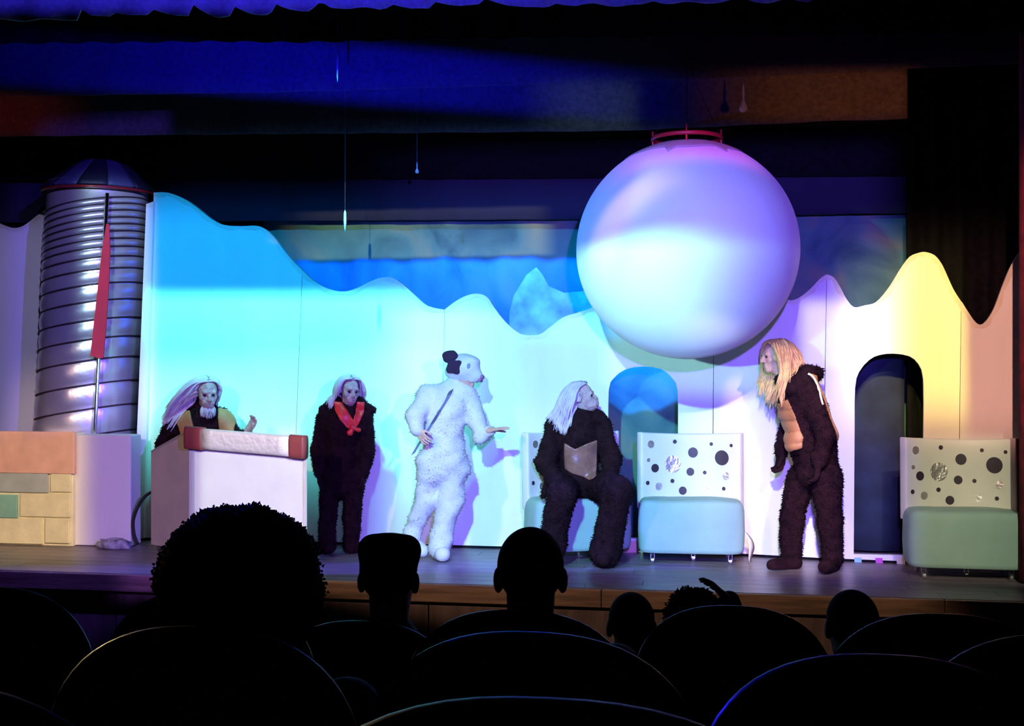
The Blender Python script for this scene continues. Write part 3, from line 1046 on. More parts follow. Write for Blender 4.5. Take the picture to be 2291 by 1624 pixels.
chair_mid = make_chair('dotted_chair')
q = floor_pt(1547, 9.02)
chair_mid.location = q
chair_mid.rotation_euler = (0, 0, PSI - math.radians(7))
tag(chair_mid, 'empty cream chair with dark and foil spots, standing in the centre beside the seated figure', 'chair', 'polka dot chairs on stage')
V, Fc = [], []
for i in range(9):
    t = i / 8
    x = 0.41 + 0.05 * t + 0.015 * math.sin(t * 5)
    V += [(x, 0.06 - 0.02 * math.sin(3 * t), 0.25 - 0.23 * t), (x + 0.012 + 0.03 * math.sin(math.pi * t), 0.10, 0.25 - 0.23 * t)]
for i in range(8):
    Fc.append((2 * i, 2 * i + 1, 2 * i + 3, 2 * i + 2))
fl = mesh_obj('loose_flap', V, Fc, M_CREAM, chair_mid, True)
fl['label'] = 'torn strip of cover hanging to the floor'
fl.modifiers.new('thick', 'SOLIDIFY').thickness = 0.004


def chair_copy(px, d, rz, label, name='dotted_chair'):
    c = copy_tree(chair_mid)
    for ch in list(c.children):
        if ch.name.startswith('loose_flap'):
            bpy.data.objects.remove(ch)
    c.location = floor_pt(px, d)
    c.rotation_euler = (0, 0, rz)
    c['label'] = label
    return c


chair_copy(2168, 8.36, PSI - math.radians(10), 'empty cream spotted chair with a greenish seat at the right edge of the stage')
chair_copy(1312, 9.16, PSI + math.radians(17), 'cream spotted chair that the brown furry figure is sitting on')

# ------------------------------------------------------------------ hanging globe
gd = 8.42
gc = at_d(1536.5, 560, gd)
gr = 247 / F_PX * gd
globe = empty('hanging_globe', gc)
tag(globe, 'huge white cloth globe hanging above the seated figure', 'globe')
bm = bmesh.new()
bmesh.ops.create_uvsphere(bm, u_segments=96, v_segments=64, radius=gr)
for v in bm.verts:
    v.co.z *= 0.985
bm_obj('ball', bm, M_BALL, globe, True)
V, Fc = [], []
n = 120
for i in range(n):
    th = 2 * math.pi * i / n
    jag = math.radians(31) + 0.015 * math.sin(7 * th) + (0.10 if i % 17 == 0 else 0) + (0.04 if i % 17 in (1, 16) else 0)
    for k in range(7):
        ph = math.radians(14) + (jag - math.radians(14)) * k / 6
        V.append(((gr + 0.006) * math.sin(ph) * math.cos(th), (gr + 0.006) * math.sin(ph) * math.sin(th), (gr + 0.006) * 0.985 * math.cos(ph)))
for i in range(n):
    j = (i + 1) % n
    for k in range(6):
        Fc.append((i * 7 + k, i * 7 + k + 1, j * 7 + k + 1, j * 7 + k))
o = mesh_obj('canvas_cap', V, Fc, M_CAP, globe, True)
o['label'] = 'grey canvas cap with ragged lower edge'
o.modifiers.new('thick', 'SOLIDIFY').thickness = 0.003
rt = gr * 0.985 * math.cos(math.radians(16)) + 0.05
path = [(0.245 * math.cos(2 * math.pi * k / 48), 0.245 * math.sin(2 * math.pi * k / 48), rt) for k in range(48)]
tube('hanging_ring', path, 0.016, M_REDMETAL, globe, 8, True)['label'] = 'red metal hoop on top'
for k in range(4):
    th = math.pi * k / 2 + 0.0
    x, y = 0.245 * math.cos(th), 0.245 * math.sin(th)
    tube('hoop_pin', [(x, y, rt - 0.09), (x, y, rt + 0.06)], 0.008, M_REDMETAL, globe, 6)
for k in range(4):
    th = math.pi * k / 2
    x, y = 0.245 * math.cos(th), 0.245 * math.sin(th)
    tube('suspension_wire', [(x, y, rt), (0, 0, rt + 0.55), (0, 0, rt + 1.6)], 0.0025, M_RUBBER, globe, 5)


# ------------------------------------------------------------------ hanging drops
def drop(px, y0, y1, ytop, d, rad, shape, label, name):
    a = at_d(px, y1, d)
    root = empty(name, a)
    L = (y1 - y0) / F_PX * d
    tag(root, label, 'ornament', 'glass ornaments hung over the stage')
    if shape == 'icicle':
        lathe('icicle', [(0.001, 0), (rad * 0.6, L * 0.15), (rad, L * 0.5), (rad * 0.8, L * 0.9), (0.002, L)], M_ICE, root, 10)
    else:
        lathe('drop', [(0.001, 0), (rad * 0.8, rad * 0.35), (rad, rad), (rad * 0.7, rad * 1.8), (rad * 0.25, rad * 2.8), (rad * 0.3, L * 0.6), (rad * 0.3, L * 0.8), (0.002, L)], M_ICE, root, 12)
    tube('string', [(0, 0, L), (0, 0, 5.56 - a.z)], 0.002, M_STRING, root, 5)


drop(755, 118, 184, -120, 8.5, 0.008, 'icicle', 'long thin icicle on a string at upper left of centre', 'glass_icicle')
drop(1663, 185, 252, -100, 8.5, 0.032, 'drop', 'teardrop ornament with a bulb end hanging right of the globe', 'glass_drop')
drop(933, 362, 388, 250, 9.2, 0.015, 'drop', 'small teardrop ornament hanging near the middle', 'glass_drop')
drop(772, 470, 518, 330, 9.3, 0.012, 'icicle', 'short icicle hanging just above the white wavy flats', 'glass_icicle')

# ------------------------------------------------------------------ figures: signed distance fields meshed by surface nets
def surface_net(f, lo, h):
    s = f < 0
    nx, ny, nz = f.shape
    cnt = np.zeros((nx - 1, ny - 1, nz - 1), np.uint8)
    for a in (0, 1):
        for b in (0, 1):
            for c in (0, 1):
                cnt += s[a:nx - 1 + a, b:ny - 1 + b, c:nz - 1 + c]
    act = (cnt > 0) & (cnt < 8)
    ijk = np.argwhere(act)
    vid = np.full(act.shape, -1, np.int64)
    vid[act] = np.arange(len(ijk))
    acc = np.zeros((len(ijk), 3)); num = np.zeros(len(ijk))
    I, Jx, K = ijk.T
    cor = [(a, b, c) for a in (0, 1) for b in (0, 1) for c in (0, 1)]
    for p in cor:
        for ax in range(3):
            if p[ax] == 1:
                continue
            q = list(p); q[ax] = 1
            fa = f[I + p[0], Jx + p[1], K + p[2]]
            fb = f[I + q[0], Jx + q[1], K + q[2]]
            mk = (fa < 0) != (fb < 0)
            t = np.where(mk, fa / np.where(mk, fa - fb, 1), 0)
            pos = np.array(p, float)[None, :].repeat(len(ijk), 0)
            pos[:, ax] += t
            acc += pos * mk[:, None]
            num += mk
    V = (ijk + acc / num[:, None]) * h + np.array(lo)
    quads = []
    for ax in range(3):
        o1, o2 = [k for k in range(3) if k != ax]
        sl0 = [slice(None)] * 3; sl1 = [slice(None)] * 3
        sl0[ax] = slice(0, -1); sl1[ax] = slice(1, None)
        for k in (o1, o2):
            sl0[k] = slice(1, -1); sl1[k] = slice(1, -1)
        A = s[tuple(sl0)]; B = s[tuple(sl1)]
        e = np.argwhere(A != B)
        if len(e) == 0:
            continue
        sign = A[tuple(e.T)]
        c = e.copy(); c[:, o1] += 1; c[:, o2] += 1
        def cell(d1, d2):
            q = c.copy(); q[:, o1] += d1; q[:, o2] += d2
            return vid[tuple(q.T)]
        q = np.stack([cell(-1, -1), cell(0, -1), cell(0, 0), cell(-1, 0)], 1)
        flip = sign if ax != 1 else ~sign
        q[~flip] = q[~flip][:, ::-1]
        quads.append(q)
    return V, np.concatenate(quads)


def np_mesh(name, V, Q, material, parent, smooth=True):
    me = bpy.data.meshes.new(name)
    me.vertices.add(len(V))
    me.vertices.foreach_set('co', np.asarray(V, np.float32).ravel())
    k = Q.shape[1]
    me.loops.add(len(Q) * k)
    me.loops.foreach_set('vertex_index', np.asarray(Q, np.int32).ravel())
    me.polygons.add(len(Q))
    me.polygons.foreach_set('loop_start', np.arange(0, len(Q) * k, k, dtype=np.int32))
    me.polygons.foreach_set('use_smooth', np.full(len(Q), smooth))
    me.update(calc_edges=True)
    me.validate()
    me.materials.append(material)
    o = bpy.data.objects.new(name, me)
    COL.objects.link(o)
    o.parent = parent
    return o


class Field:
    def __init__(self, lo, hi, h):
        self.lo = np.array(lo, float); self.h = h
        n = np.ceil((np.array(hi) - self.lo) / h).astype(int) + 1
        self.f = np.full(n, 0.5, np.float32)
        self.ax = [self.lo[i] + h * np.arange(n[i]) for i in range(3)]

    def _sl(self, mn, mx):
        out = []
        for i in range(3):
            a = int(max(0, math.floor((mn[i] - self.lo[i]) / self.h)))
            b = int(min(self.f.shape[i], math.ceil((mx[i] - self.lo[i]) / self.h) + 1))
            if b <= a: return None
            out.append(slice(a, b))
        return tuple(out)

    def _grid(self, sl):
        return np.meshgrid(self.ax[0][sl[0]], self.ax[1][sl[1]], self.ax[2][sl[2]], indexing='ij', sparse=True)

    def _mix(self, sl, d, k, sub):
        g = self.f[sl]
        if sub:
            if k > 0:
                hh = np.clip(0.5 - 0.5 * (g + d) / k, 0, 1)
                r = g * (1 - hh) - d * hh + k * hh * (1 - hh)
            else:
                r = np.maximum(g, -d)
        else:
            if k > 0:
                hh = np.clip(0.5 + 0.5 * (g - d) / k, 0, 1)
                r = g * (1 - hh) + d * hh - k * hh * (1 - hh)
            else:
                r = np.minimum(g, d)
        self.f[sl] = r

    def cone(self, a, b, ra, rb=None, k=0.02, sub=False):
        a = np.array(a, float); b = np.array(b, float); rb = ra if rb is None else rb
        m = max(ra, rb) + k + 4 * self.h + 0.02
        sl = self._sl(np.minimum(a, b) - m, np.maximum(a, b) + m)
        if sl is None: return
        X, Y, Z = self._grid(sl)
        d = b - a; L2 = float(d @ d) + 1e-9
        t = np.clip(((X - a[0]) * d[0] + (Y - a[1]) * d[1] + (Z - a[2]) * d[2]) / L2, 0, 1)
        dist = np.sqrt((X - a[0] - t * d[0]) ** 2 + (Y - a[1] - t * d[1]) ** 2 + (Z - a[2] - t * d[2]) ** 2) - (ra + (rb - ra) * t)
        self._mix(sl, dist.astype(np.float32), k, sub)

    def chain(self, pts, k=0.03, scale=1.0):
        for (p, r), (q, s) in zip(pts[:-1], pts[1:]):
            self.cone(p, q, r * scale, s * scale, k)

    def ell(self, c, r, R=None, k=0.02, sub=False):
        c = np.array(c, float); r = np.array(r, float)
        m = r.max() + k + 4 * self.h + 0.01
        sl = self._sl(c - m, c + m)
        if sl is None: return
        X, Y, Z = self._grid(sl)
        x, y, z = X - c[0], Y - c[1], Z - c[2]
        if R is not None:     # R: 3x3, rows are local axes
            x, y, z = (R[0][0] * x + R[0][1] * y + R[0][2] * z, R[1][0] * x + R[1][1] * y + R[1][2] * z, R[2][0] * x + R[2][1] * y + R[2][2] * z)
        k0 = np.sqrt((x / r[0]) ** 2 + (y / r[1]) ** 2 + (z / r[2]) ** 2)
        k1 = np.sqrt((x / r[0] ** 2) ** 2 + (y / r[1] ** 2) ** 2 + (z / r[2] ** 2) ** 2) + 1e-9
        self._mix(sl, (k0 * (k0 - 1) / k1).astype(np.float32), k, sub)

    def wrinkle(self, amp, fx=9, fz=14, seed=0):
        X, Y, Z = np.meshgrid(*self.ax, indexing='ij', sparse=True)
        self.f += (amp * np.sin(fx * X + 3 * Y + seed + 2 * np.sin(fz * Z * 0.6)) * np.sin(fz * Z + 4 * X + 1.7 * seed) + 0.6 * amp * np.sin(23 * X + 17 * Y + seed) * np.sin(29 * Z + seed)).astype(np.float32)

    def mesh(self, name, material, parent, f=None):
        g = (self.f if f is None else f).copy()
        g[0] = g[-1] = 0.1; g[:, 0] = g[:, -1] = 0.1; g[:, :, 0] = g[:, :, -1] = 0.1
        V, Q = surface_net(g, self.lo, self.h)
        return np_mesh(name, V, Q, material, parent), V, Q

    def sample(self, P):
        idx = np.clip(((np.asarray(P) - self.lo) / self.h).round().astype(int), 1, np.array(self.f.shape) - 2)
        return self.f[tuple(idx.T)], idx

    def push(self, P, dmin):
        """move points out of the field to distance dmin"""
        v, idx = self.sample(P)
        i, j, k = idx.T
        g = np.stack([self.f[i + 1, j, k] - self.f[i - 1, j, k], self.f[i, j + 1, k] - self.f[i, j - 1, k], self.f[i, j, k + 1] - self.f[i, j, k - 1]], 1)
        g /= np.linalg.norm(g, axis=1, keepdims=True) + 1e-9
        w_ = np.clip(dmin - v, 0, 0.08)
        return P + g * w_[:, None]

    def patch(self, name, off, poly, ylo, yhi, material, parent, quilt=None, thick=0.010):
        """a garment panel: shell of the field bounded by a polygon in (x, z) and a depth range"""
        P = np.array(poly, float)
        X, Z = np.meshgrid(self.ax[0], self.ax[2], indexing='ij')
        inside = np.zeros(X.shape, bool); dist = np.full(X.shape, 9.0)
        n = len(P)
        for i in range(n):
            a, b = P[i], P[(i + 1) % n]
            e = b - a; L2 = e @ e + 1e-12
            t = np.clip(((X - a[0]) * e[0] + (Z - a[1]) * e[1]) / L2, 0, 1)
            dist = np.minimum(dist, np.hypot(X - a[0] - t * e[0], Z - a[1] - t * e[1]))
            c = ((a[1] > Z) != (b[1] > Z)) & (X < (b[0] - a[0]) * (Z - a[1]) / (b[1] - a[1] + 1e-12) + a[0])
            inside ^= c
        sd = np.where(inside, -dist, dist)[:, None, :]
        Y = self.ax[1][None, :, None]
        o = off
        if quilt is not None:
            o = off * quilt(X, Z)[:, None, :]
        g = np.maximum(np.maximum(self.f - o, -(self.f + thick - 0.0)), np.maximum(sd, np.maximum(ylo - Y, Y - yhi)))
        return self.mesh(name, material, parent, g.astype(np.float32))[0]


def unit(v):
    v = np.array(v, float)
    return v / np.linalg.norm(v)


class Figure:
    def __init__(self, name, label, px0, d, floor_z=0.0, group=None):
        self.px0, self.d = px0, d
        self.fz = floor_z
        p = floor_pt(px0, d); p.z = floor_z
        self.root = empty(name, p, PSI)
        tag(self.root, label, 'person', group)

    def J(self, px, py, dy=0.0):
        D = self.d + dy
        x = (px - 1145.5) / F_PX * D - (self.px0 - 1145.5) / F_PX * self.d
        z = CAM.z - (py - 812) / F_PX * D - self.fz
        return np.array([x, dy, z])

    def xz(self, px, py, dy=0.0):
        q = self.J(px, py, dy)
        return (q[0], q[2])


def head(S, c, fwd, up, s=1.0, muzzle=0.0, chin=1.0):
    c = np.array(c, float); fwd = unit(fwd); up = np.array(up, float); up = unit(up - fwd * (up @ fwd)); rt = np.cross(fwd, up)
    R = np.stack([rt, fwd, up])

    def P(r, f, u): return c + s * (rt * r + fwd * f + up * u)
    S.ell(P(0, -0.012, 0.03), np.array((0.076, 0.096, 0.088)) * s, R, 0.01)
    S.ell(P(0, 0.030, -0.045), np.array((0.058, 0.062, 0.074)) * s, R, 0.03 * s)
    S.ell(P(0, 0.068, -0.095 * chin), np.array((0.026, 0.022, 0.022)) * s, R, 0.03 * s)
    for q in (-1, 1):
        S.ell(P(0.040 * q, 0.058, -0.022), np.array((0.026, 0.026, 0.026)) * s, R, 0.02 * s)
    S.cone(P(-0.038, 0.080, 0.026), P(0.038, 0.080, 0.026), 0.014 * s, None, 0.015 * s)
    for q in (-1, 1):
        S.ell(P(0.032 * q, 0.100, 0.006), np.array((0.019, 0.016, 0.012)) * s, R, 0.008, True)
    S.cone(P(0, 0.090, 0.012), P(0, 0.112, -0.024), 0.010 * s, 0.015 * s, 0.012 * s)
    for q in (-1, 1):
        S.ell(P(0.012 * q, 0.100, -0.028), np.array((0.011, 0.012, 0.010)) * s, R, 0.006)
    if muzzle:
        S.ell(P(0, 0.075, -0.062), np.array((0.048, 0.045, 0.042)) * s * (0.7 + 0.5 * muzzle), R, 0.02)
    m = 0.012 * muzzle
    S.cone(P(-0.020, 0.090 + m, -0.056), P(0.020, 0.090 + m, -0.056), 0.009 * s, None, 0.006)
    S.cone(P(-0.016, 0.088 + m, -0.072), P(0.016, 0.088 + m, -0.072), 0.010 * s, None, 0.006)
    S.cone(P(-0.026, 0.100 + 1.6 * m, -0.064), P(0.026, 0.100 + 1.6 * m, -0.064), 0.0035 * s, None, 0.003, True)
    for q in (-1, 1):
        S.ell(P(0.080 * q, -0.012, -0.004), np.array((0.013, 0.022, 0.034)) * s, R, 0.008)
    return P, rt, fwd, up


def eyes(P, s, root, material=None):
    for q in (-1, 1):
        bm = bmesh.new()
        bmesh.ops.create_uvsphere(bm, u_segments=12, v_segments=8, radius=0.0125 * s)
        o = bm_obj('eye', bm, material or M_EYE, root, True)
        o.location = P(0.032 * q, 0.079, 0.006)


def hand(S, wrist, tip, nrm, side, size=1.0, curl=0.35, fat=1.0, spread=1.0):
    """palm, four unequal bent fingers and a thumb leaving the side of the palm"""
    w_ = np.array(wrist, float)
    d = unit(np.array(tip, float) - w_); n = np.array(nrm, float); n = unit(n - d * (n @ d)); t = np.cross(d, n) * side
    k = 0.006
    for i in range(4):
        kn = w_ + (d * 0.088 + t * (1.5 - i) * 0.0215 * spread) * size
        S.cone(w_ + t * (1.5 - i) * 0.012 * size, kn, 0.015 * size * fat, 0.0125 * size * fat, 0.012)
        L = (0.068, 0.078, 0.072, 0.056)[i] * size
        p = kn; a = curl * (0.8 + 0.12 * i)
        dirv = unit(d + t * (1.5 - i) * 0.09 * spread)
        for seg, (fr, ra) in enumerate(((0.45, 0.0105), (0.30, 0.0095), (0.25, 0.0085))):
            ang = a * (seg + 0.6)
            v = dirv * math.cos(ang) + n * math.sin(ang)
            q = p + v * L * fr
            S.cone(p, q, ra * size * fat, (ra - 0.001) * size * fat, k * 0.6)
            p = q
    b = w_ + (d * 0.020 + t * 0.016) * size
    m1 = b + (d * 0.034 + t * 0.030 + n * 0.012) * size
    m2 = m1 + (d * 0.030 + t * 0.012 + n * 0.014) * size
    m3 = m2 + (d * 0.026 + n * 0.010) * size
    S.cone(b, m1, 0.016 * size * fat, 0.012 * size * fat, 0.01)
    S.cone(m1, m2, 0.0115 * size * fat, 0.010 * size * fat, k)
    S.cone(m2, m3, 0.010 * size * fat, 0.0085 * size * fat, k)


def tufts(name, V, Q, n, length, rad, material, root, droop=0.6, zmin=-9):
    A = V[Q[:, 0]]; B = V[Q[:, 1]]; C = V[Q[:, 2]]
    nn = np.cross(B - A, C - A); ar = np.linalg.norm(nn, axis=1) + 1e-12
    cen = (A + C) / 2
    ok = np.where(cen[:, 2] > zmin)[0]
    pick = RNG.choice(ok, n, p=ar[ok] / ar[ok].sum())
    c = cen[pick]; nrm = nn[pick] / ar[pick][:, None]
    c = c + RNG.normal(0, 0.004, c.shape)
    d = nrm + RNG.normal(0, 0.35, nrm.shape); d[:, 2] -= droop
    d /= np.linalg.norm(d, axis=1, keepdims=True)
    a = np.cross(d, RNG.normal(0, 1, d.shape)); a /= np.linalg.norm(a, axis=1, keepdims=True)
    b = np.cross(d, a)
    L = length * RNG.uniform(0.6, 1.3, n)[:, None]
    base = c - nrm * 0.006
    vs = [base + a * rad, base + (-0.5 * a + 0.87 * b) * rad, base + (-0.5 * a - 0.87 * b) * rad, base + d * L]
    VV = np.stack(vs, 1).reshape(-1, 3)
    i0 = np.arange(n) * 4
    T = np.concatenate([np.stack([i0, i0 + 1, i0 + 3], 1), np.stack([i0 + 1, i0 + 2, i0 + 3], 1), np.stack([i0 + 2, i0, i0 + 3], 1)])
    o = np_mesh(name, VV, T, material, root)
    o['kind'] = 'stuff'
    return o


def locks(name, roots, dirs, n_seg, length, rad, material, root, drift=(0, 0, 0), grav=0.55, head_e=None, field=None, wave=0.006, gap=0.012, fmax=None):
    """hair: every lock is a thin tapering tube that falls over head and shoulders"""
    P = np.array(roots, float); D = np.array(dirs, float); n = len(P)
    L = length if hasattr(length, '__len__') else np.full(n, length)
    L = np.asarray(L) * RNG.uniform(0.85, 1.12, n)
    paths = [P.copy()]
    v = D.copy()
    ph = RNG.uniform(0, 6.28, n)
    for s in range(n_seg):
        v = v + np.array([0, 0, -grav]) + np.array(drift)
        v /= np.linalg.norm(v, axis=1, keepdims=True)
        P = P + v * (L / n_seg)[:, None]
        P[:, 0] += wave * np.sin(ph + s * 1.1) * 0.5; P[:, 1] += wave * np.cos(ph + s * 1.3) * 0.5
        if head_e is not None:
            c, R, r = head_e
            q = (P - c) @ R.T
            m = np.sqrt(((q / r) ** 2).sum(1))
            k = np.where(m < 1.0, 1.0 / np.maximum(m, 0.2), 1.0)
            q = q * k[:, None]
            if fmax is not None:
                bad = (q[:, 1] > fmax) & (q[:, 2] < 0.075) & (q[:, 2] > -0.17)
                sg = np.where(q[:, 0] >= 0, 1.0, -1.0)
                q[:, 1] = np.where(bad, fmax - 0.004 * RNG.uniform(0, 1, n), q[:, 1])
                q[:, 0] = np.where(bad, sg * np.maximum(np.abs(q[:, 0]), 0.074), q[:, 0])
            P = c + q @ R
        if field is not None:
            P = field.push(P, gap)
        paths.append(P.copy())
    paths = np.stack(paths, 1)             # n, seg+1, 3
    m = 5
    T = np.zeros_like(paths)
    T[:, 1:-1] = paths[:, 2:] - paths[:, :-2]; T[:, 0] = paths[:, 1] - paths[:, 0]; T[:, -1] = paths[:, -1] - paths[:, -2]
    T /= np.linalg.norm(T, axis=2, keepdims=True) + 1e-9
    a = np.cross(T, np.array([0.3, 0.9, 0.2])); a /= np.linalg.norm(a, axis=2, keepdims=True) + 1e-9
    b = np.cross(T, a)
    prof = np.array([0.8, 1.0] + [1.0 - 0.85 * (k / (n_seg - 1)) ** 2 for k in range(1, n_seg)])
    rr = (rad * RNG.uniform(0.7, 1.2, n))[:, None] * prof[None, :]
    ring = []
    for k in range(m):
        th = 2 * math.pi * k / m
        ring.append(paths + (a * math.cos(th) + b * math.sin(th)) * rr[:, :, None])
    VV = np.stack(ring, 2).reshape(-1, 3)
    S1 = n_seg + 1
    i, s, k = np.meshgrid(np.arange(n), np.arange(n_seg), np.arange(m), indexing='ij')
    i0 = (i * S1 + s) * m
    Qd = np.stack([i0 + k, i0 + (k + 1) % m, i0 + m + (k + 1) % m, i0 + m + k], -1).reshape(-1, 4)
    return np_mesh(name, VV, Qd, material, root)


def scalp(c, R, r, n, fwd_cut=0.45, low=-0.35, part=None):
    """points over the skull, leaving the face free. R rows: right, forward, up"""
    out = []; dirs = []
    while len(out) < n:
        u = unit(RNG.normal(0, 1, 3))
        if u[2] < low: continue
        if u[1] > fwd_cut and u[2] < 0.80: continue
        out.append(c + (u * r) @ R)
        g = np.array([0.0, -0.25, -1.0])
        if u[1] > -0.2: g = np.array([1.1 * (1 if u[0] >= 0 else -1), -0.7, -0.5])
        g = g - u * (g @ u)
        dd = unit(0.25 * u + unit(g + 1e-6))
        dirs.append(unit(dd @ R))
    return np.array(out), np.array(dirs)


def head_frame(c, fwd, up, s):
    fwd = unit(fwd); up = np.array(up, float); up = unit(up - fwd * (up @ fwd)); rt = np.cross(fwd, up)
    return np.stack([rt, fwd, up])


HB, HS = 0.006, 0.009
def bounds(chains, pad):
    A = np.array([p for ch in chains for p, r in ch]); r = max(r for ch in chains for p, r in ch)
    return A.min(0) - r - pad, A.max(0) + r + pad


def shoe(fig, heel, toe, ankle, r, material):
    lo = np.minimum(np.minimum(heel, toe), ankle) - r - 0.05; hi = np.maximum(np.maximum(heel, toe), ankle) + r + 0.05
    lo[2] = -0.03
    S = Field(lo, hi, 0.008)
    S.cone(heel, toe, r, r * 0.72, 0.02)
    S.cone(np.array(heel) * 0.4 + np.array(toe) * 0.6, toe, r * 0.95, r * 0.8, 0.02)
    S.cone(heel, ankle, r * 0.95, r * 0.8, 0.03)
    Z = S.ax[2][None, None, :]
    S.f = np.maximum(S.f, (0.006 - Z).astype(np.float32))
    return S.mesh('shoe', material, fig.root)[0]


# ---------- standing man at the right, stooping to the left
fig = Figure('person', 'person at right with long blond hair, brown fur suit and tan quilted vest, stooping left', 1810, 8.80)
J = fig.J
torso = [(J(1826, 1050), .165), (J(1818, 985), .165), (J(1798, 920), .172), (J(1786, 878), .138), (J(1756, 848), .075)]
nsh = [(J(1804, 876, -.16), .088), (J(1846, 975, -.23), .070), (J(1834, 1035, -.22), .052)]
fsh = [(J(1778, 870, .16), .08), (J(1760, 965, .23), .062), (J(1748, 1012, .18), .050)]
nleg = [(J(1848, 1065, -.085), .118), (J(1857, 1165, -.10), .090), (J(1864, 1245, -.10), .080)]
fleg = [(J(1792, 1068, .085), .108), (J(1772, 1160, .09), .086), (J(1769, 1238, .08), .080)]
chains = [torso, nsh, fsh, nleg, fleg]
lo, hi = bounds(chains, 0.06); lo[2] = 0.0
hc = J(1735, 797, 0.02); hf = (-1, -0.12, -0.12); hu = (-0.12, 0, 1)
lo2 = np.minimum(lo, hc - 0.18); hi2 = np.maximum(hi, hc + 0.18)
B = Field(lo2, hi2, HB)
for ch in chains: B.chain(ch, 0.03, 0.78)
B.cone(J(1760, 855), hc + np.array((0.02, 0, -0.05)), 0.062, 0.055, 0.03)
PH, *_ = head(B, hc, hf, hu, 1.0)
hand(B, J(1831, 1032, -.22), J(1824, 1090, -.22), (-1, 0.2, 0), 1, 1.15, 0.45, 0.75, 1.2)
hand(B, J(1749, 1008, .18), J(1741, 1075, .15), (-1, -0.2, 0), -1, 1.15, 0.45, 0.75, 1.2)
B.mesh('body', M_SKIN, fig.root)
eyes(PH, 1.0, fig.root)
S = Field(lo, hi, HS)
for ch in chains: S.chain(ch, 0.03)
S.cone(J(1800, 885, -.1), J(1790, 990, -.08), .10, .10, .05)
# heavy collar and hood lying on the nape
S.cone(J(1748, 896, -.06), J(1770, 872, -.13), .028, .046, .03)
S.cone(J(1768, 868, -.14), J(1806, 838, -.10), .052, .06, .03)
S.cone(J(1806, 838, -.10), J(1826, 836, .02), .06, .05, .03)
S.cone(J(1826, 836, .02), J(1760, 862, .13), .05, .05, .03)
S.wrinkle(0.006, 9, 12, 1)
_, V, Q = S.mesh('fur_suit', M_BROWNFUR, fig.root)
tufts('fur', V, Q, 14000, 0.020, 0.0045, M_BROWNFUR, fig.root)
for (wr, tp, nn, sd) in ((J(1831, 1032, -.22), J(1824, 1090, -.22), (-1, 0.2, 0), 1), (J(1749, 1008, .18), J(1741, 1075, .15), (-1, -0.2, 0), -1)):
    G = Field(np.minimum(wr, tp) - 0.1, np.maximum(wr, tp) + 0.13, 0.006)
    hand(G, wr, tp, nn, sd, 1.15, 0.45, 1.45, 1.2)
    G.cone(wr + np.array((0, 0, .03)), wr, 0.06, 0.05, 0.02)
    _, V2, Q2 = G.mesh('glove', M_BROWNFUR, fig.root)
shoe(fig, J(1862, 1262, -.05), J(1845, 1268, -.20), J(1862, 1240, -.09), .058, M_BROWNFUR)
shoe(fig, J(1778, 1258, .06), J(1728, 1264, .00), J(1774, 1238, .06), .052, M_BROWNFUR)
xz = lambda *pts: [fig.xz(px, py, -0.13) for px, py in pts]
qv = lambda X, Z: 0.35 + 0.65 * np.abs(np.sin(math.pi * (Z * 1.0 - 0.16 * X) / 0.083)) ** 0.45
S.patch('vest_front', 0.020, xz((1741, 908), (1763, 893), (1776, 930), (1793, 978), (1790, 1002), (1773, 1008), (1762, 1024), (1752, 1010), (1746, 960)), -0.4, 0.03, M_TAN, fig.root, qv)['label'] = 'tan quilted chest panel'
S.patch('vest_back', 0.020, xz((1806, 834), (1826, 840), (1845, 890), (1882, 965), (1880, 980), (1864, 985), (1850, 940), (1836, 895), (1824, 858), (1808, 842)), -0.40, 0.12, M_TAN, fig.root)['label'] = 'tan back panel of the vest'
pipe = smooth_line([(1808, 836), (1818, 842), (1827, 858), (1830, 880), (1836, 905)], 4)
pp = np.array([J(px, py, -.2) for px, py in pipe])
for _ in range(3):
    v, _i = S.sample(pp)
    pp[:, 1] += np.clip(np.where(v < 0.0, -0.03, 0.0), -0.03, 0)
pp = S.push(pp, 0.014)
tube('vest_piping', [Vector(p) for p in pp], 0.009, mat('pale_piping', (0.80, 0.72, 0.45), 0.4), fig.root, 6)
R = head_frame(hc, hf, hu, 1.0)
c2 = hc + 0.025 * R[2] - 0.012 * R[1]
er = np.array((0.090, 0.112, 0.100))
pr, dr = scalp(c2, R, er, 900, 0.50, -0.45)
ln = np.where(pr[:, 0] < hc[0] + 0.03, 0.40, 0.30)
dft = np.where((pr[:, 0] < hc[0] + 0.03)[:, None], np.array([[-0.10, -0.01, 0]]), np.array([[0.06, -0.02, 0]]))
locks('hair', pr, dr, 10, ln, 0.0095, M_BLOND, fig.root, dft, 0.30, (c2, R, er * np.array((1.22, 1.16, 1.10))), S, 0.012, 0.018, 0.064)

# ---------- short standing person with the red neckerchief
fig = Figure('person', 'short person standing in dark brown fur coat with a bright red neckerchief', 766, 9.60)
J = fig.J
torso = [(J(764, 1085), .125), (J(764, 1020), .140), (J(766, 960), .155), (J(772, 925), .115), (J(778, 905), .06)]
lsh = [(J(728, 938), .072), (J(713, 1005, -.02), .064), (J(715, 1058, -.04), .050)]
rsh = [(J(816, 938), .072), (J(820, 1005, -.02), .064), (J(813, 1058, -.04), .050)]
lleg = [(J(740, 1090), .090), (J(733, 1160), .070), (J(732, 1222), .066)]
rleg = [(J(789, 1090), .090), (J(787, 1160), .070), (J(786, 1222), .066)]
chains = [torso, lsh, rsh, lleg, rleg]
lo, hi = bounds(chains, 0.07); lo[2] = 0.0
hc = J(781, 873, -0.03); hf = (0.50, -0.85, -0.22); hu = (0.05, 0, 1)
lo2 = np.minimum(lo, hc - 0.18); hi2 = np.maximum(hi, hc + 0.18)
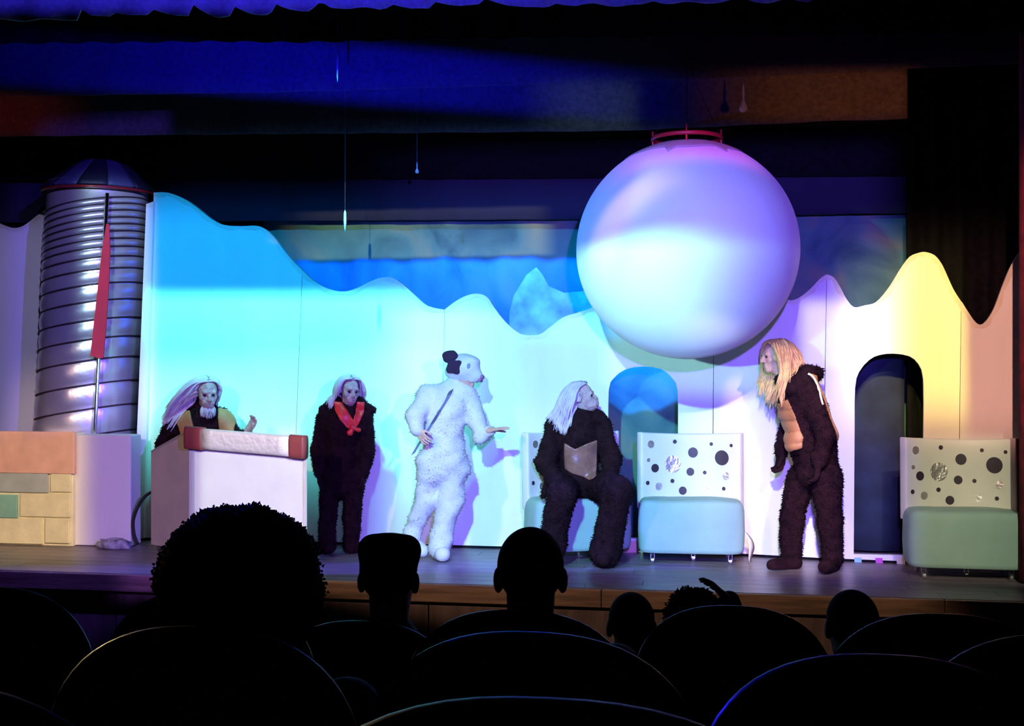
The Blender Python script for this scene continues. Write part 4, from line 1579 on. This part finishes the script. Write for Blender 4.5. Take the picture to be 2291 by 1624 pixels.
B = Field(lo2, hi2, HB)
for ch in chains: B.chain(ch, 0.03, 0.78)
B.cone(J(776, 915), hc + np.array((0, 0.01, -0.05)), 0.052, 0.05, 0.03)
PH, *_ = head(B, hc, hf, hu, 0.97, 0.3)
hand(B, J(715, 1056, -.04), J(718, 1100, -.06), (1, 0, 0), 1, 1.0, 0.45, 0.75, 1.2)
hand(B, J(813, 1056, -.04), J(809, 1100, -.06), (-1, 0, 0), 1, 1.0, 0.45, 0.75, 1.2)
B.mesh('body', M_MASK, fig.root)
eyes(PH, 0.97, fig.root)
S = Field(lo, hi, HS)
for ch in chains[:3]: S.chain(ch, 0.04)
for ch in chains[3:]: S.chain(ch, 0.015)
S.cone(J(718, 915), J(752, 900, -.02), .022, .05, .03)
S.cone(J(834, 917), J(802, 902, -.02), .022, .05, .03)
S.cone(J(752, 900, .04), J(802, 902, .04), .05, .05, .03)
S.cone(J(742, 1062), J(790, 1062), .110, .110, .02)
S.wrinkle(0.006, 10, 13, 2)
_, V, Q = S.mesh('fur_coat', M_BROWNFUR, fig.root)
tufts('fur', V, Q, 12000, 0.018, 0.0045, M_BROWNFUR, fig.root)
for (wr, tp, nn) in ((J(715, 1056, -.04), J(718, 1100, -.06), (1, 0, 0)), (J(813, 1056, -.04), J(809, 1100, -.06), (-1, 0, 0))):
    G = Field(np.minimum(wr, tp) - 0.1, np.maximum(wr, tp) + 0.11, 0.006)
    hand(G, wr, tp, nn, 1, 1.0, 0.45, 1.45, 1.2)
    G.cone(wr + np.array((0, 0, .03)), wr, 0.055, 0.048, 0.02)
    G.mesh('glove', M_BROWNFUR, fig.root)
shoe(fig, J(738, 1222, .03), J(736, 1228, -.12), J(736, 1215), .048, M_BROWNFUR)
shoe(fig, J(786, 1222, .03), J(816, 1227, -.07), J(786, 1215), .048, M_BROWNFUR)
xz = lambda *pts: [fig.xz(px, py, -0.13) for px, py in pts]
S.patch('neckerchief', 0.016, xz((743, 897), (762, 900), (778, 920), (792, 944), (790, 962), (778, 958), (762, 940), (748, 918)), -0.4, 0.0, M_KERCHIEF, fig.root)
S.patch('neckerchief', 0.016, xz((796, 899), (813, 900), (812, 924), (802, 948), (792, 962), (787, 948), (793, 925)), -0.4, 0.0, M_KERCHIEF, fig.root)
yk = -0.155
G = Field(J(775, 985, yk) - 0.06, J(810, 940, yk) + 0.06, 0.005)
G.ell(J(790, 955, yk - .01), (.024, .018, .022), None, 0.01)
G.cone(J(790, 958, yk - .01), J(783, 968, yk - .01), .014, .026, 0.01)
G.cone(J(790, 958, yk - .01), J(802, 962, yk - .01), .012, .020, 0.01)
G.mesh('neckerchief_knot', M_KERCHIEF, fig.root)
R = head_frame(hc, hf, hu, 1.0)
c2 = hc + 0.025 * R[2] - 0.012 * R[1]
er = np.array((0.086, 0.104, 0.098))
pr, dr = scalp(c2, R, er, 760, 0.36, -0.45)
locks('hair', pr, dr, 8, 0.20, 0.009, M_WHITEHAIR, fig.root, (0, 0.03, 0), 0.40, (c2, R, er * np.array((1.18, 1.14, 1.08))), S, 0.008, 0.016, 0.050)

# ---------- person in white plush animal costume
fig = Figure('person', 'person in white plush animal costume with dark ears, one arm stretched to the right', 982, 9.30)
J = fig.J
torso = [(J(994, 1022), .170), (J(990, 968), .155), (J(1000, 915), .165), (J(1010, 888), .135), (J(1022, 868), .07)]
lsh = [(J(952, 893, -.05), .085), (J(930, 930, -.14), .075), (J(932, 960, -.20), .058)]
rsh = [(J(1050, 900, .0), .085), (J(1068, 945, -.04), .068), (J(1077, 972, -.08), .066), (J(1097, 963, -.14), .045)]
rleg = [(J(1014, 1035, .02), .120), (J(1008, 1118, .0), .098), (J(987, 1205, -.02), .078)]
lleg = [(J(962, 1035, -.02), .110), (J(953, 1118, .03), .082), (J(921, 1190, .10), .066)]
chains = [torso, lsh, rsh, rleg, lleg]
lo, hi = bounds(chains, 0.07); lo[2] = 0.0
hi[0] += 0.1
hc = J(1040, 838, -.02); hf = (1, -0.25, -0.30); hu = (0.3, 0, 1)
lo2 = np.minimum(lo, hc - 0.18); hi2 = np.maximum(hi, hc + 0.18)
B = Field(lo2, hi2, HB)
for ch in chains: B.chain(ch, 0.03, 0.75)
B.cone(J(1020, 872), hc + np.array((-0.02, 0, -0.04)), 0.055, 0.052, 0.03)
PH, *_ = head(B, hc, hf, hu, 0.97)
hand(B, J(1094, 964, -.14), J(1122, 958, -.18), (0.2, 0, -1), 1, 1.0, 0.15, 0.95)
hand(B, J(934, 962, -.20), J(950, 985, -.25), (0.5, 0.6, 0), 1, 0.95, 0.4, 0.9)
B.mesh('body', M_SKIN, fig.root)
eyes(PH, 0.97, fig.root)
S = Field(lo, hi, HS)
for ch in chains[:2] + chains[3:]: S.chain(ch, 0.05)
S.chain(rsh[:3], 0.03)
S.cone(J(1077, 974, -.08), J(1095, 964, -.13), .068, .048, .03)
S.cone(J(955, 880, .0), J(1040, 882, .0), .08, .085, .05)       # cape like shoulders
S.cone(J(1018, 866, .02), J(1030, 872, -.02), .085, .08, .03)
S.cone(J(975, 1045), J(1010, 1045), .14, .14, .05)              # baggy seat
S.cone(J(921, 1190, .10), J(922, 1215, .10), .075, .08, .03)
S.cone(J(987, 1205, -.02), J(984, 1225, -.02), .085, .09, .03)
S.wrinkle(0.009, 10, 17, 3)
S.wrinkle(0.004, 22, 31, 1)
_, V, Q = S.mesh('plush_suit', M_WHITEFUR, fig.root)
tufts('plush_pile', V, Q, 5000, 0.018, 0.005, M_WHITEFUR, fig.root, 0.4)
shoe(fig, J(984, 1232, .05), J(990, 1240, -.12), J(985, 1215, -.02), .072, M_WHITEFUR)
shoe(fig, J(922, 1218, .12), J(945, 1232, .02), J(921, 1205, .10), .062, M_WHITEFUR)
# animal hood
mc = J(1039, 822, -.02)
R = head_frame(mc, (1, -0.25, -0.25), (0.25, 0, 1), 1)
G = Field(mc - 0.24, mc + 0.24, 0.006)
G.ell(mc, (0.118, 0.128, 0.112), R, 0.01)
G.ell(mc + 0.105 * R[1] - 0.040 * R[2], (0.060, 0.060, 0.050), R, 0.03)
G.ell(mc + 0.06 * R[1] + 0.07 * R[2], (0.07, 0.05, 0.03), R, 0.03)
G.cone(mc - 0.09 * R[1] - 0.055 * R[2], mc + 0.07 * R[1] - 0.075 * R[2], 0.06, 0.05, 0.04)
G.ell(hc + 0.04 * R[1] - 0.100 * R[2], (0.072, 0.12, 0.070), R, 0.01, True)
G.mesh('animal_hood', M_WHITEFUR, fig.root)
nearq0 = 1 if R[0][1] < 0 else -1
for q, (f_, u_) in ((nearq0, (-0.118, 0.052)), (-nearq0, (-0.05, 0.045))):
    G = Field(mc - 0.3, mc + 0.3, 0.008)
    ec = mc + q * 0.085 * R[0] + f_ * R[1] + u_ * R[2]
    G.ell(ec, (0.036, 0.056, 0.050), R, 0.01)
    G.ell(ec + 0.03 * R[1] + 0.02 * R[2], (0.03, 0.034, 0.034), R, 0.02)
    G.wrinkle(0.005, 45, 48, q)
    G.mesh('ear', M_DARKPLUSH, fig.root)
# near dark flap beside the ear and coloured face parts
nearq = 1 if R[0][1] < 0 else -1
G = Field(mc - 0.24, mc + 0.24, 0.007)
fc = mc + nearq * 0.110 * R[0] - 0.055 * R[1] - 0.012 * R[2]
for (a_, b_) in ((-0.034, 0.030), (-0.034, -0.034), (0.036, -0.030), (0.036, 0.036)):
    G.ell(fc + a_ * R[1] + b_ * R[2] - nearq * 0.006 * R[0], (0.020, 0.024, 0.024), R, 0.03)
G.ell(fc, (0.018, 0.052, 0.050), R, 0.02)
G.mesh('cheek_patch', M_DARKPLUSH, fig.root)
for q in (-1, 1):
    G = Field(mc - 0.24, mc + 0.24, 0.005)
    G.ell(mc + q * 0.100 * R[0] + 0.058 * R[1] + 0.020 * R[2], (0.012, 0.015, 0.024), R, 0.0)
    G.mesh('eye_patch', mat('grey_felt', (0.22, 0.26, 0.34), 0.8), fig.root)
G = Field(mc - 0.24, mc + 0.24, 0.005)
G.ell(mc + 0.160 * R[1] - 0.040 * R[2], (0.040, 0.018, 0.022), R, 0.01)
G.cone(mc + 0.155 * R[1] - 0.070 * R[2] - 0.035 * R[0], mc + 0.155 * R[1] - 0.070 * R[2] + 0.035 * R[0], 0.013, 0.013, 0.006)
G.mesh('snout', mat('purple_felt', (0.34, 0.16, 0.30), 0.8), fig.root)
# strap of a bag crossing the back
st = smooth_line([(1010, 872), (1002, 890), (985, 918), (960, 958), (938, 992), (924, 1016)], 4)
pp = np.array([J(px, py, -.13) for px, py in st])
for _ in range(10):
    v, _i = S.sample(pp)
    pp[:, 1] -= np.where(v < 0.004, 0.02, 0.0)
Vs, Fs = [], []
for i, p in enumerate(pp):
    Vs += [p + np.array((-0.017, 0, -0.011)), p + np.array((0.017, 0, 0.011))]
for i in range(len(pp) - 1):
    Fs.append((2 * i, 2 * i + 1, 2 * i + 3, 2 * i + 2))
o = mesh_obj('bag_strap', Vs, Fs, mat('blue_grey_webbing', (0.10, 0.12, 0.20), 0.7), fig.root)
o.modifiers.new('thick', 'SOLIDIFY').thickness = 0.006

# ---------- seated figure
fig = Figure('person', 'person in dark fur suit and brown leather vest, sitting, face turned up right', 1300, 8.98)
J = fig.J
torso = [(J(1296, 1072, .30), .155), (J(1294, 1030, .28), .150), (J(1293, 978, .25), .165), (J(1296, 945, .25), .13), (J(1303, 925, .25), .062)]
lsh = [(J(1243, 955, .25), .085), (J(1222, 1035, .16), .075), (J(1246, 1085, -.10), .058)]
rsh = [(J(1346, 958, .25), .085), (J(1368, 1030, .18), .075), (J(1366, 1078, -.02), .060)]
lleg = [(J(1266, 1085, .27), .115), (J(1257, 1108, -.20), .105), (J(1237, 1205, -.10), .100)]
rleg = [(J(1330, 1085, .27), .115), (J(1382, 1098, -.16), .108), (J(1356, 1225, -.04), .112)]
chains = [torso, lsh, rsh, lleg, rleg]
lo, hi = bounds(chains, 0.06); lo[2] = 0.0
hc = J(1302, 888, .23); hf = (1, -0.22, 0.12); hu = (-0.22, 0, 1)
lo2 = np.minimum(lo, hc - 0.18); hi2 = np.maximum(hi, hc + 0.18)
B = Field(lo2, hi2, HB)
for ch in chains: B.chain(ch, 0.03, 0.76)
B.cone(J(1303, 935, .25), hc + np.array((0.0, 0, -0.04)), 0.058, 0.054, 0.03)
PH, *_ = head(B, hc, hf, hu, 1.0, 1.0)
hand(B, J(1248, 1086, -.10) + np.array((0, 0, .035)), J(1262, 1102, -.32) + np.array((0, 0, .035)), (0, 0, -1), 1, 1.1, 0.3, 0.72, 1.15)
hand(B, J(1366, 1076, -.03) + np.array((0, 0, .035)), J(1378, 1092, -.28) + np.array((0, 0, .035)), (0, 0, -1), -1, 1.1, 0.3, 0.72, 1.15)
B.mesh('body', M_MASK, fig.root)
eyes(PH, 1.0, fig.root)
S = Field(lo, hi, HS)
for ch in chains: S.chain(ch, 0.045)
S.cone(J(1262, 938, .25), J(1335, 940, .25), .085, .085, .04)
S.cone(J(1240, 1070, .0), J(1215, 1110, .02), .07, .02, .03)     # coat tail
S.cone(J(1215, 1030, .10), J(1202, 1032, .10), .035, .028, .02)
S.cone(J(1237, 1205, -.10), J(1232, 1225, -.10), .105, .11, .03)
S.cone(J(1356, 1225, -.04), J(1354, 1236, -.04), .115, .118, .03)
S.wrinkle(0.006, 9, 12, 4)
_, V, Q = S.mesh('fur_suit', M_BROWNFUR, fig.root)
tufts('fur', V, Q, 14000, 0.019, 0.0045, M_BROWNFUR, fig.root)
for (wr, tp, sd) in ((J(1248, 1086, -.10), J(1262, 1102, -.32), 1), (J(1366, 1076, -.03), J(1378, 1092, -.28), -1)):
    G = Field(np.minimum(wr, tp) - 0.1, np.maximum(wr, tp) + 0.1, 0.006)
    hand(G, wr + np.array((0, 0, .035)), tp + np.array((0, 0, .035)), (0, 0, -1), sd, 1.1, 0.3, 1.4, 1.15)
    G.cone(wr + np.array((0, .04, .03)), wr + np.array((0, 0, .03)), 0.058, 0.05, 0.02)
    G.mesh('glove', M_BROWNFUR, fig.root)
shoe(fig, J(1234, 1240, -.05), J(1222, 1252, -.24), J(1236, 1220, -.1), .060, M_BROWNFUR)
shoe(fig, J(1360, 1246, .0), J(1350, 1252, -.17), J(1356, 1225, -.04), .064, M_BROWNFUR)
xz = lambda *pts: [fig.xz(px, py, 0.12) for px, py in pts]
S.patch('leather_vest', 0.016, xz((1262, 990), (1275, 998), (1287, 1004), (1312, 992), (1337, 984), (1337, 1045), (1334, 1062), (1318, 1074), (1302, 1066), (1280, 1060), (1264, 1050), (1262, 1020)), -0.2, 0.24, M_LEATHER, fig.root,
        lambda X, Z: 0.55 + 0.45 * np.abs(np.sin(14 * X + 11 * Z)))['label'] = 'shiny brown leather vest front'
R = head_frame(hc, hf, hu, 1.0)
c2 = hc + 0.025 * R[2] - 0.012 * R[1]
er = np.array((0.088, 0.106, 0.098))
pr, dr = scalp(c2, R, er, 850, 0.10, -0.45)
locks('hair', pr, dr, 9, 0.30, 0.0095, M_WHITEHAIR, fig.root, (-0.05, 0.0, 0), 0.32, (c2, R, er * np.array((1.18, 1.18, 1.06))), S, 0.008, 0.018, 0.020)

# ---------- old figure behind the lectern
fig = Figure('person', 'person with long white hair swept over one shoulder, in tan straps, standing behind the lectern', 447, 9.95)
J = fig.J
torso = [(J(446, 1080), .145), (J(446, 1020), .150), (J(448, 965), .165), (J(452, 930, .02), .13), (J(458, 905), .07)]
lsh = [(J(392, 942), .085), (J(374, 992, -.03), .080), (J(395, 1040, -.13), .055)]
rsh = [(J(504, 948), .082), (J(528, 985, -.03), .068), (J(556, 968, -.10), .048)]
lleg = [(J(426, 1095), .10), (J(425, 1160), .085), (J(425, 1205), .075)]
rleg = [(J(468, 1095), .10), (J(469, 1160), .085), (J(469, 1205), .075)]
chains = [torso, lsh, rsh, lleg, rleg]
lo, hi = bounds(chains, 0.07); lo[2] = 0.0
hc = J(463, 878, -0.10); hf = (0.42, -0.85, -0.30); hu = (0.0, 0, 1)
lo2 = np.minimum(lo, hc - 0.18); hi2 = np.maximum(hi, hc + 0.18)
B = Field(lo2, hi2, HB)
for ch in chains: B.chain(ch, 0.03, 0.78)
B.cone(J(456, 915), hc + np.array((0, 0.02, -0.05)), 0.058, 0.055, 0.03)
PH, *_ = head(B, hc, hf, hu, 1.10, 0.5)
hand(B, J(396, 1042, -.14), J(420, 1050, -.22), (0, 0, -1), 1, 0.9, 0.35, 0.9)
hand(B, J(552, 966, -.11), J(570, 940, -.13), (-0.6, -0.6, 0.2), 1, 1.05, 0.45, 1.1)
B.mesh('body', M_MASK, fig.root)
eyes(PH, 1.10, fig.root)
S = Field(lo, hi, HS)
for ch in chains[:2] + chains[3:]: S.chain(ch, 0.045)
S.chain([rsh[0], rsh[1], (J(548, 972, -.09), .045)], 0.04)
S.cone(J(410, 930, .02), J(492, 935, .02), .085, .085, .04)
S.wrinkle(0.006, 9, 12, 5)
_, V, Q = S.mesh('fur_suit', M_BROWNFUR, fig.root)
tufts('fur', V, Q, 7000, 0.019, 0.0045, M_BROWNFUR, fig.root, 0.6, 0.6)
shoe(fig, J(425, 1205, .03), J(423, 1210, -.12), J(425, 1195), .05, M_BROWNFUR)
shoe(fig, J(469, 1205, .03), J(473, 1210, -.12), J(469, 1195), .05, M_BROWNFUR)
xz = lambda *pts: [fig.xz(px, py, -0.12) for px, py in pts]
S.patch('vest_strap', 0.018, xz((376, 926), (392, 920), (422, 918), (436, 950), (442, 975), (408, 975), (398, 955)), -0.4, 0.02, M_TAN, fig.root)['label'] = 'wide tan shoulder strap'
S.patch('vest_strap', 0.018, xz((482, 912), (502, 918), (521, 936), (521, 975), (488, 975), (486, 940)), -0.4, 0.02, M_TAN, fig.root)['label'] = 'wide tan shoulder strap'
R = head_frame(hc, hf, hu, 1.0)
bu = RNG.normal(0, 1, (160, 3)); bu /= np.linalg.norm(bu, axis=1, keepdims=True)
bc = hc + 0.070 * R[1] - 0.105 * R[2]
br = bc + (bu * np.array((0.046, 0.022, 0.022))) @ R
bd_ = bu @ R * 0.5 + 0.6 * R[1] - 0.5 * R[2]
bd_ /= np.linalg.norm(bd_, axis=1, keepdims=True)
locks('beard', br, bd_, 5, 0.075, 0.006, M_WHITEHAIR, fig.root, (0, 0, 0), 0.5)
c2 = hc + 0.025 * R[2] - 0.012 * R[1]
er = np.array((0.098, 0.116, 0.108))
pr, dr = scalp(c2, R, er, 850, 0.42, -0.4)
ln = np.where(pr[:, 0] < hc[0] + 0.03, 0.42, 0.24)
locks('hair', pr, dr, 10, ln, 0.0095, M_WHITEHAIR, fig.root, (-0.20, 0.05, 0), 0.30, (c2, R, er * np.array((1.16, 1.12, 1.05))), S, 0.008, 0.018, 0.050)


# ------------------------------------------------------------------ auditorium seats
def tier_z(Y):
    for (a, b_, z) in tiers:
        if a <= Y < b_:
            return z
    return 0.0


def seat_profile(n=28, a=0.285, b=0.28, e=2.5):
    out = []
    for i in range(n + 1):
        u = -1 + 2 * i / n
        u = math.copysign(1 - (1 - abs(u)) ** 1.6, u)
        out.append((a * u, -b * (1 - (1 - abs(u) ** e) ** (1 / e))))
    return out


def make_seat():
    root = empty('theatre_seat')
    H = 0.96
    prof = seat_profile()
    # backrest: padded slab, root at the rear of the seat, facing +y
    V, Fc = [], []
    zb = 0.30
    lay = [(-0.03, 0.0), (-0.035, -0.02), (0.03, -0.012), (0.05, -0.05)]
    n = len(prof)
    for (y, ins) in lay:
        k = 1 + ins / 0.285
        for (x, z) in prof:
            V.append((x * k, y, H + z + ins))
    for (y, ins) in lay:
        k = 1 + ins / 0.285
        for (x, z) in prof:
            V.append((x * k, y + 0.02, zb))
    m = len(lay)
    for l in range(m - 1):
        for i in range(n - 1):
            Fc.append((l * n + i, l * n + i + 1, (l + 1) * n + i + 1, (l + 1) * n + i))
    off = m * n
    for l in (0, m - 1):
        for i in range(n - 1):
            q = (l * n + i, off + l * n + i, off + l * n + i + 1, l * n + i + 1)
            Fc.append(q if l == 0 else q[::-1])
    for i in (0, n - 1):
        for l in range(m - 1):
            Fc.append((l * n + i, (l + 1) * n + i, off + (l + 1) * n + i, off + l * n + i))
    for l in range(m - 1):
        for i in range(n - 1):
            Fc.append((off + l * n + i, off + (l + 1) * n + i, off + (l + 1) * n + i + 1, off + l * n + i + 1))
    mesh_obj('backrest', V, Fc, M_SEATFAB, root, False)
    path = [(prof[0][0], -0.01, 0.45)] + [(x, -0.01, H + z) for x, z in prof] + [(prof[-1][0], -0.01, 0.45)]
    tube('trim', path, 0.012, M_TRIM, root, 8)['label'] = 'glossy dark edging of the backrest'
    box('cushion', (0, 0.27, 0.40), (0.48, 0.44, 0.12), M_SEATFAB, root, 0.03)
    for sx in (-1, 1):
        box('armrest', (sx * 0.258, 0.22, 0.60), (0.05, 0.36, 0.04), M_TRIM, root, 0.012)
        box('side_frame', (sx * 0.258, 0.20, 0.295), (0.03, 0.26, 0.588), M_TRIM, root, 0.006)
    return root


seat0 = make_seat()
SEATS = [(1230, 1558, 1.05, 'dark theatre seat back nearest the camera, cut off by the lower edge of the picture'),
         (-220, 1512, 1.10, 'dark theatre seat back at the lower left corner'),
         (455, 1400, 2.03, 'dark theatre seat back behind the big curly head'),
         (1190, 1412, 1.94, 'dark theatre seat back at lower centre with a bright rim on its left shoulder'),
         (1972, 1462, 1.84, 'large dark theatre seat back at lower right with a blue rim on its left shoulder'),
         (-10, 1312, 3.08, 'dark theatre seat back at the far left below the stage edge'),
         (470, 1320, 3.00, 'dark theatre seat back in front of the big curly head, left rim lit'),
         (815, 1388, 3.60, 'dark theatre seat back right behind the flat topped head'),
         (1160, 1364, 2.86, 'dark theatre seat back right behind the round dark head at centre'),
         (1640, 1354, 3.42, 'dark theatre seat back behind the person raising a hand'),
         (2110, 1372, 2.76, 'dark theatre seat back at right with a short blue rim, below the blond figure'),
         (2390, 1418, 2.20, 'dark theatre seat back at the right edge of the picture')]
for i, (px, py, d, lab) in enumerate(SEATS):
    o = seat0 if i == 0 else copy_tree(seat0)
    p = at_d(px, py, d)
    tz = tier_z(p.y)
    o.location = (p.x, p.y, tz)
    o.scale = (1, 1, (p.z - tz) / 0.97)
    tag(o, lab, 'seat', 'theatre seats')


# ------------------------------------------------------------------ audience
def spectator(px, py, d, label, s=1.0, hair='short', fwd=(0.0, 1, 0.0), floor=0.0, jacket=None, hand_up=None, sh=0.19, headr=1.0):
    fig = Figure('person', label, px, d, floor)
    c = fig.J(px, py)
    zsh = c[2] - 0.24 * s
    hipz = 0.50
    y0 = 0.02
    torso = [(np.array((0, y0 + .0, hipz + 0.05)), .14 * s), (np.array((0, y0 - .03, (hipz + zsh) / 2)), .135 * s), (np.array((0, y0 - .02, zsh - 0.05)), .14 * s), (np.array((0, y0, zsh + 0.02)), .10 * s), (np.array((0, 0.0, zsh + 0.10)), .058 * s)]
    arms, legs = [], []
    for q in (-1, 1):
        if hand_up is not None and q == 1:
            el = np.array((0.22, 0.16, zsh + 0.02)); wr = fig.J(*hand_up[0], 0.10)
            arms.append([(np.array((q * sh * s, y0, zsh)), .065 * s), (el, .05 * s), (wr, .035 * s)])
        else:
            arms.append([(np.array((q * sh * s, y0, zsh)), .07 * s), (np.array((q * (sh + .045) * s, y0 + .06, zsh - .25 * s)), .052 * s), (np.array((q * .12 * s, y0 + .27, zsh - .28 * s)), .04 * s)])
        legs.append([(np.array((q * .09, y0 + .02, hipz + .03)), .085 * s), (np.array((q * .11, y0 + .40, hipz + .03)), .068 * s), (np.array((q * .11, y0 + .42, 0.10)), .05 * s), (np.array((q * .11, y0 + .50, 0.055)), .042)])
    chains = [torso] + arms + legs
    lo, hi = bounds(chains, 0.05); lo = np.minimum(lo, c - 0.22); hi = np.maximum(hi, c + 0.22); lo[2] = -0.03
    B = Field(lo, hi, 0.008)
    for ch in chains: B.chain(ch, 0.03, 0.86)
    B.cone((0, 0, zsh + 0.05), c + np.array((0, -0.02, -0.05)), .056 * s, .056 * s, .03)
    PH, rt, fw, up = head(B, c, fwd, (0, 0, 1), s * headr)
    for q in (0, 1):
        a = arms[q]
        if hand_up is not None and q == 1:
            hand(B, a[2][0], fig.J(*hand_up[1], 0.06), (0, 0.3, -1), 1, 0.85, 0.25, 0.95, 1.2)
        else:
            hand(B, a[2][0], a[2][0] + np.array((-0.05 * (1 if q else -1), 0.10, -0.03)), (0, 0, -1), 1 if q else -1, 0.85, 0.3, 0.95)
    B.f = np.maximum(B.f, (0.004 - B.ax[2][None, None, :]).astype(np.float32))
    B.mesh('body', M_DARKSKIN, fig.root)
    S = Field(lo, hi, 0.010)
    for ch in [torso[:4]] + [a[:2] + [(a[2][0], a[2][1] * 0.95)] for a in arms]: S.chain(ch, 0.04)
    S.cone((0, 0.0, zsh + 0.05), (0, 0, zsh + 0.09), .078 * s, .068 * s, .03)
    S.wrinkle(0.004, 9, 12, px)
    S.mesh('jacket', jacket or M_JACKETA, fig.root)
    T = Field(lo, hi, 0.010)
    for ch in legs: T.chain(ch[:3], 0.03)
    T.mesh('trousers', M_JACKETA, fig.root)
    R = np.stack([rt, fw, up])
    ss = s * headr
    G = Field(c - 0.30, c + 0.30, 0.007)
    if hair == 'afro':
        G.ell(c + np.array((0, -0.02, 0.01)), (0.162, 0.150, 0.158), None, 0.02)
        G.wrinkle(0.004, 55, 50, 1)
        G.wrinkle(0.0025, 130, 120, 3)
        _, V, Q = G.mesh('hair', M_DARKHAIR, fig.root)
        tufts('curls', V, Q, 16000, 0.006, 0.004, M_DARKHAIR, fig.root, 0.0)
    elif hair == 'curly':
        G.ell(c + ss * (0.03 * up - 0.02 * fw), np.array((0.100, 0.112, 0.104)) * ss, R, 0.02)
        G.wrinkle(0.004, 60, 60, 1)
        _, V, Q = G.mesh('hair', M_DARKHAIR, fig.root)
        tufts('curls', V, Q, 4000, 0.010, 0.004, M_DARKHAIR, fig.root, 0.1)
    elif hair == 'flat':
        G.ell(c + ss * (0.035 * up - 0.012 * fw), np.array((0.084, 0.104, 0.098)) * ss, R, 0.01)
        G.cone(c + ss * (0.09 * up - 0.05 * rt), c + ss * (0.09 * up + 0.05 * rt), 0.045 * ss, None, 0.03)
        G.ell(c + ss * (-0.09 * up + 0.06 * fw), np.array((0.10, 0.09, 0.10)) * ss, R, 0.01, True)
        G.mesh('hair', M_DARKHAIR, fig.root)
    else:
        G.ell(c + ss * (0.032 * up - 0.014 * fw), np.array((0.083, 0.103, 0.096)) * ss, R, 0.01)
        G.ell(c + ss * (-0.07 * up + 0.085 * fw), np.array((0.10, 0.085, 0.10)) * ss, R, 0.01, True)
        _, V, Q = G.mesh('hair', M_DARKHAIR, fig.root)
    return fig


spectator(543, 1318, 2.28, 'spectator with a very large round curly head of hair, lower left, seen from behind', 1.05, 'afro', (0.05, 1, 0), 0.17)
spectator(871, 1298, 3.85, 'spectator with short flat topped hair between the curly head and the centre', 1.12, 'flat', (0.12, 1, -0.02), -0.10, None, None, 0.17)
spectator(1187, 1292, 3.08, 'spectator with a round close cropped head at the centre, in a bluish jacket', 1.06, 'short', (0.02, 1, 0), 0.02, mat('navy_jacket', (0.02, 0.018, 0.06), 0.85), None, 0.21, 1.0)
spectator(1552, 1398, 3.70, 'spectator with curly hair raising one hand in front of the stage edge', 0.9, 'curly', (0.1, 1, 0), -0.10, None, ((1632, 1345), (1596, 1308)), 0.17)
spectator(1412, 1402, 4.45, 'low child sized spectator between the centre head and the raised hand', 1.05, 'short', (0, 1, 0), -0.45, None, None, 0.17)
spectator(1905, 1404, 3.55, 'low spectator with a faintly purple head below the blond figure', 0.92, 'short', (0, 1, 0), -0.10, None, None, 0.17)
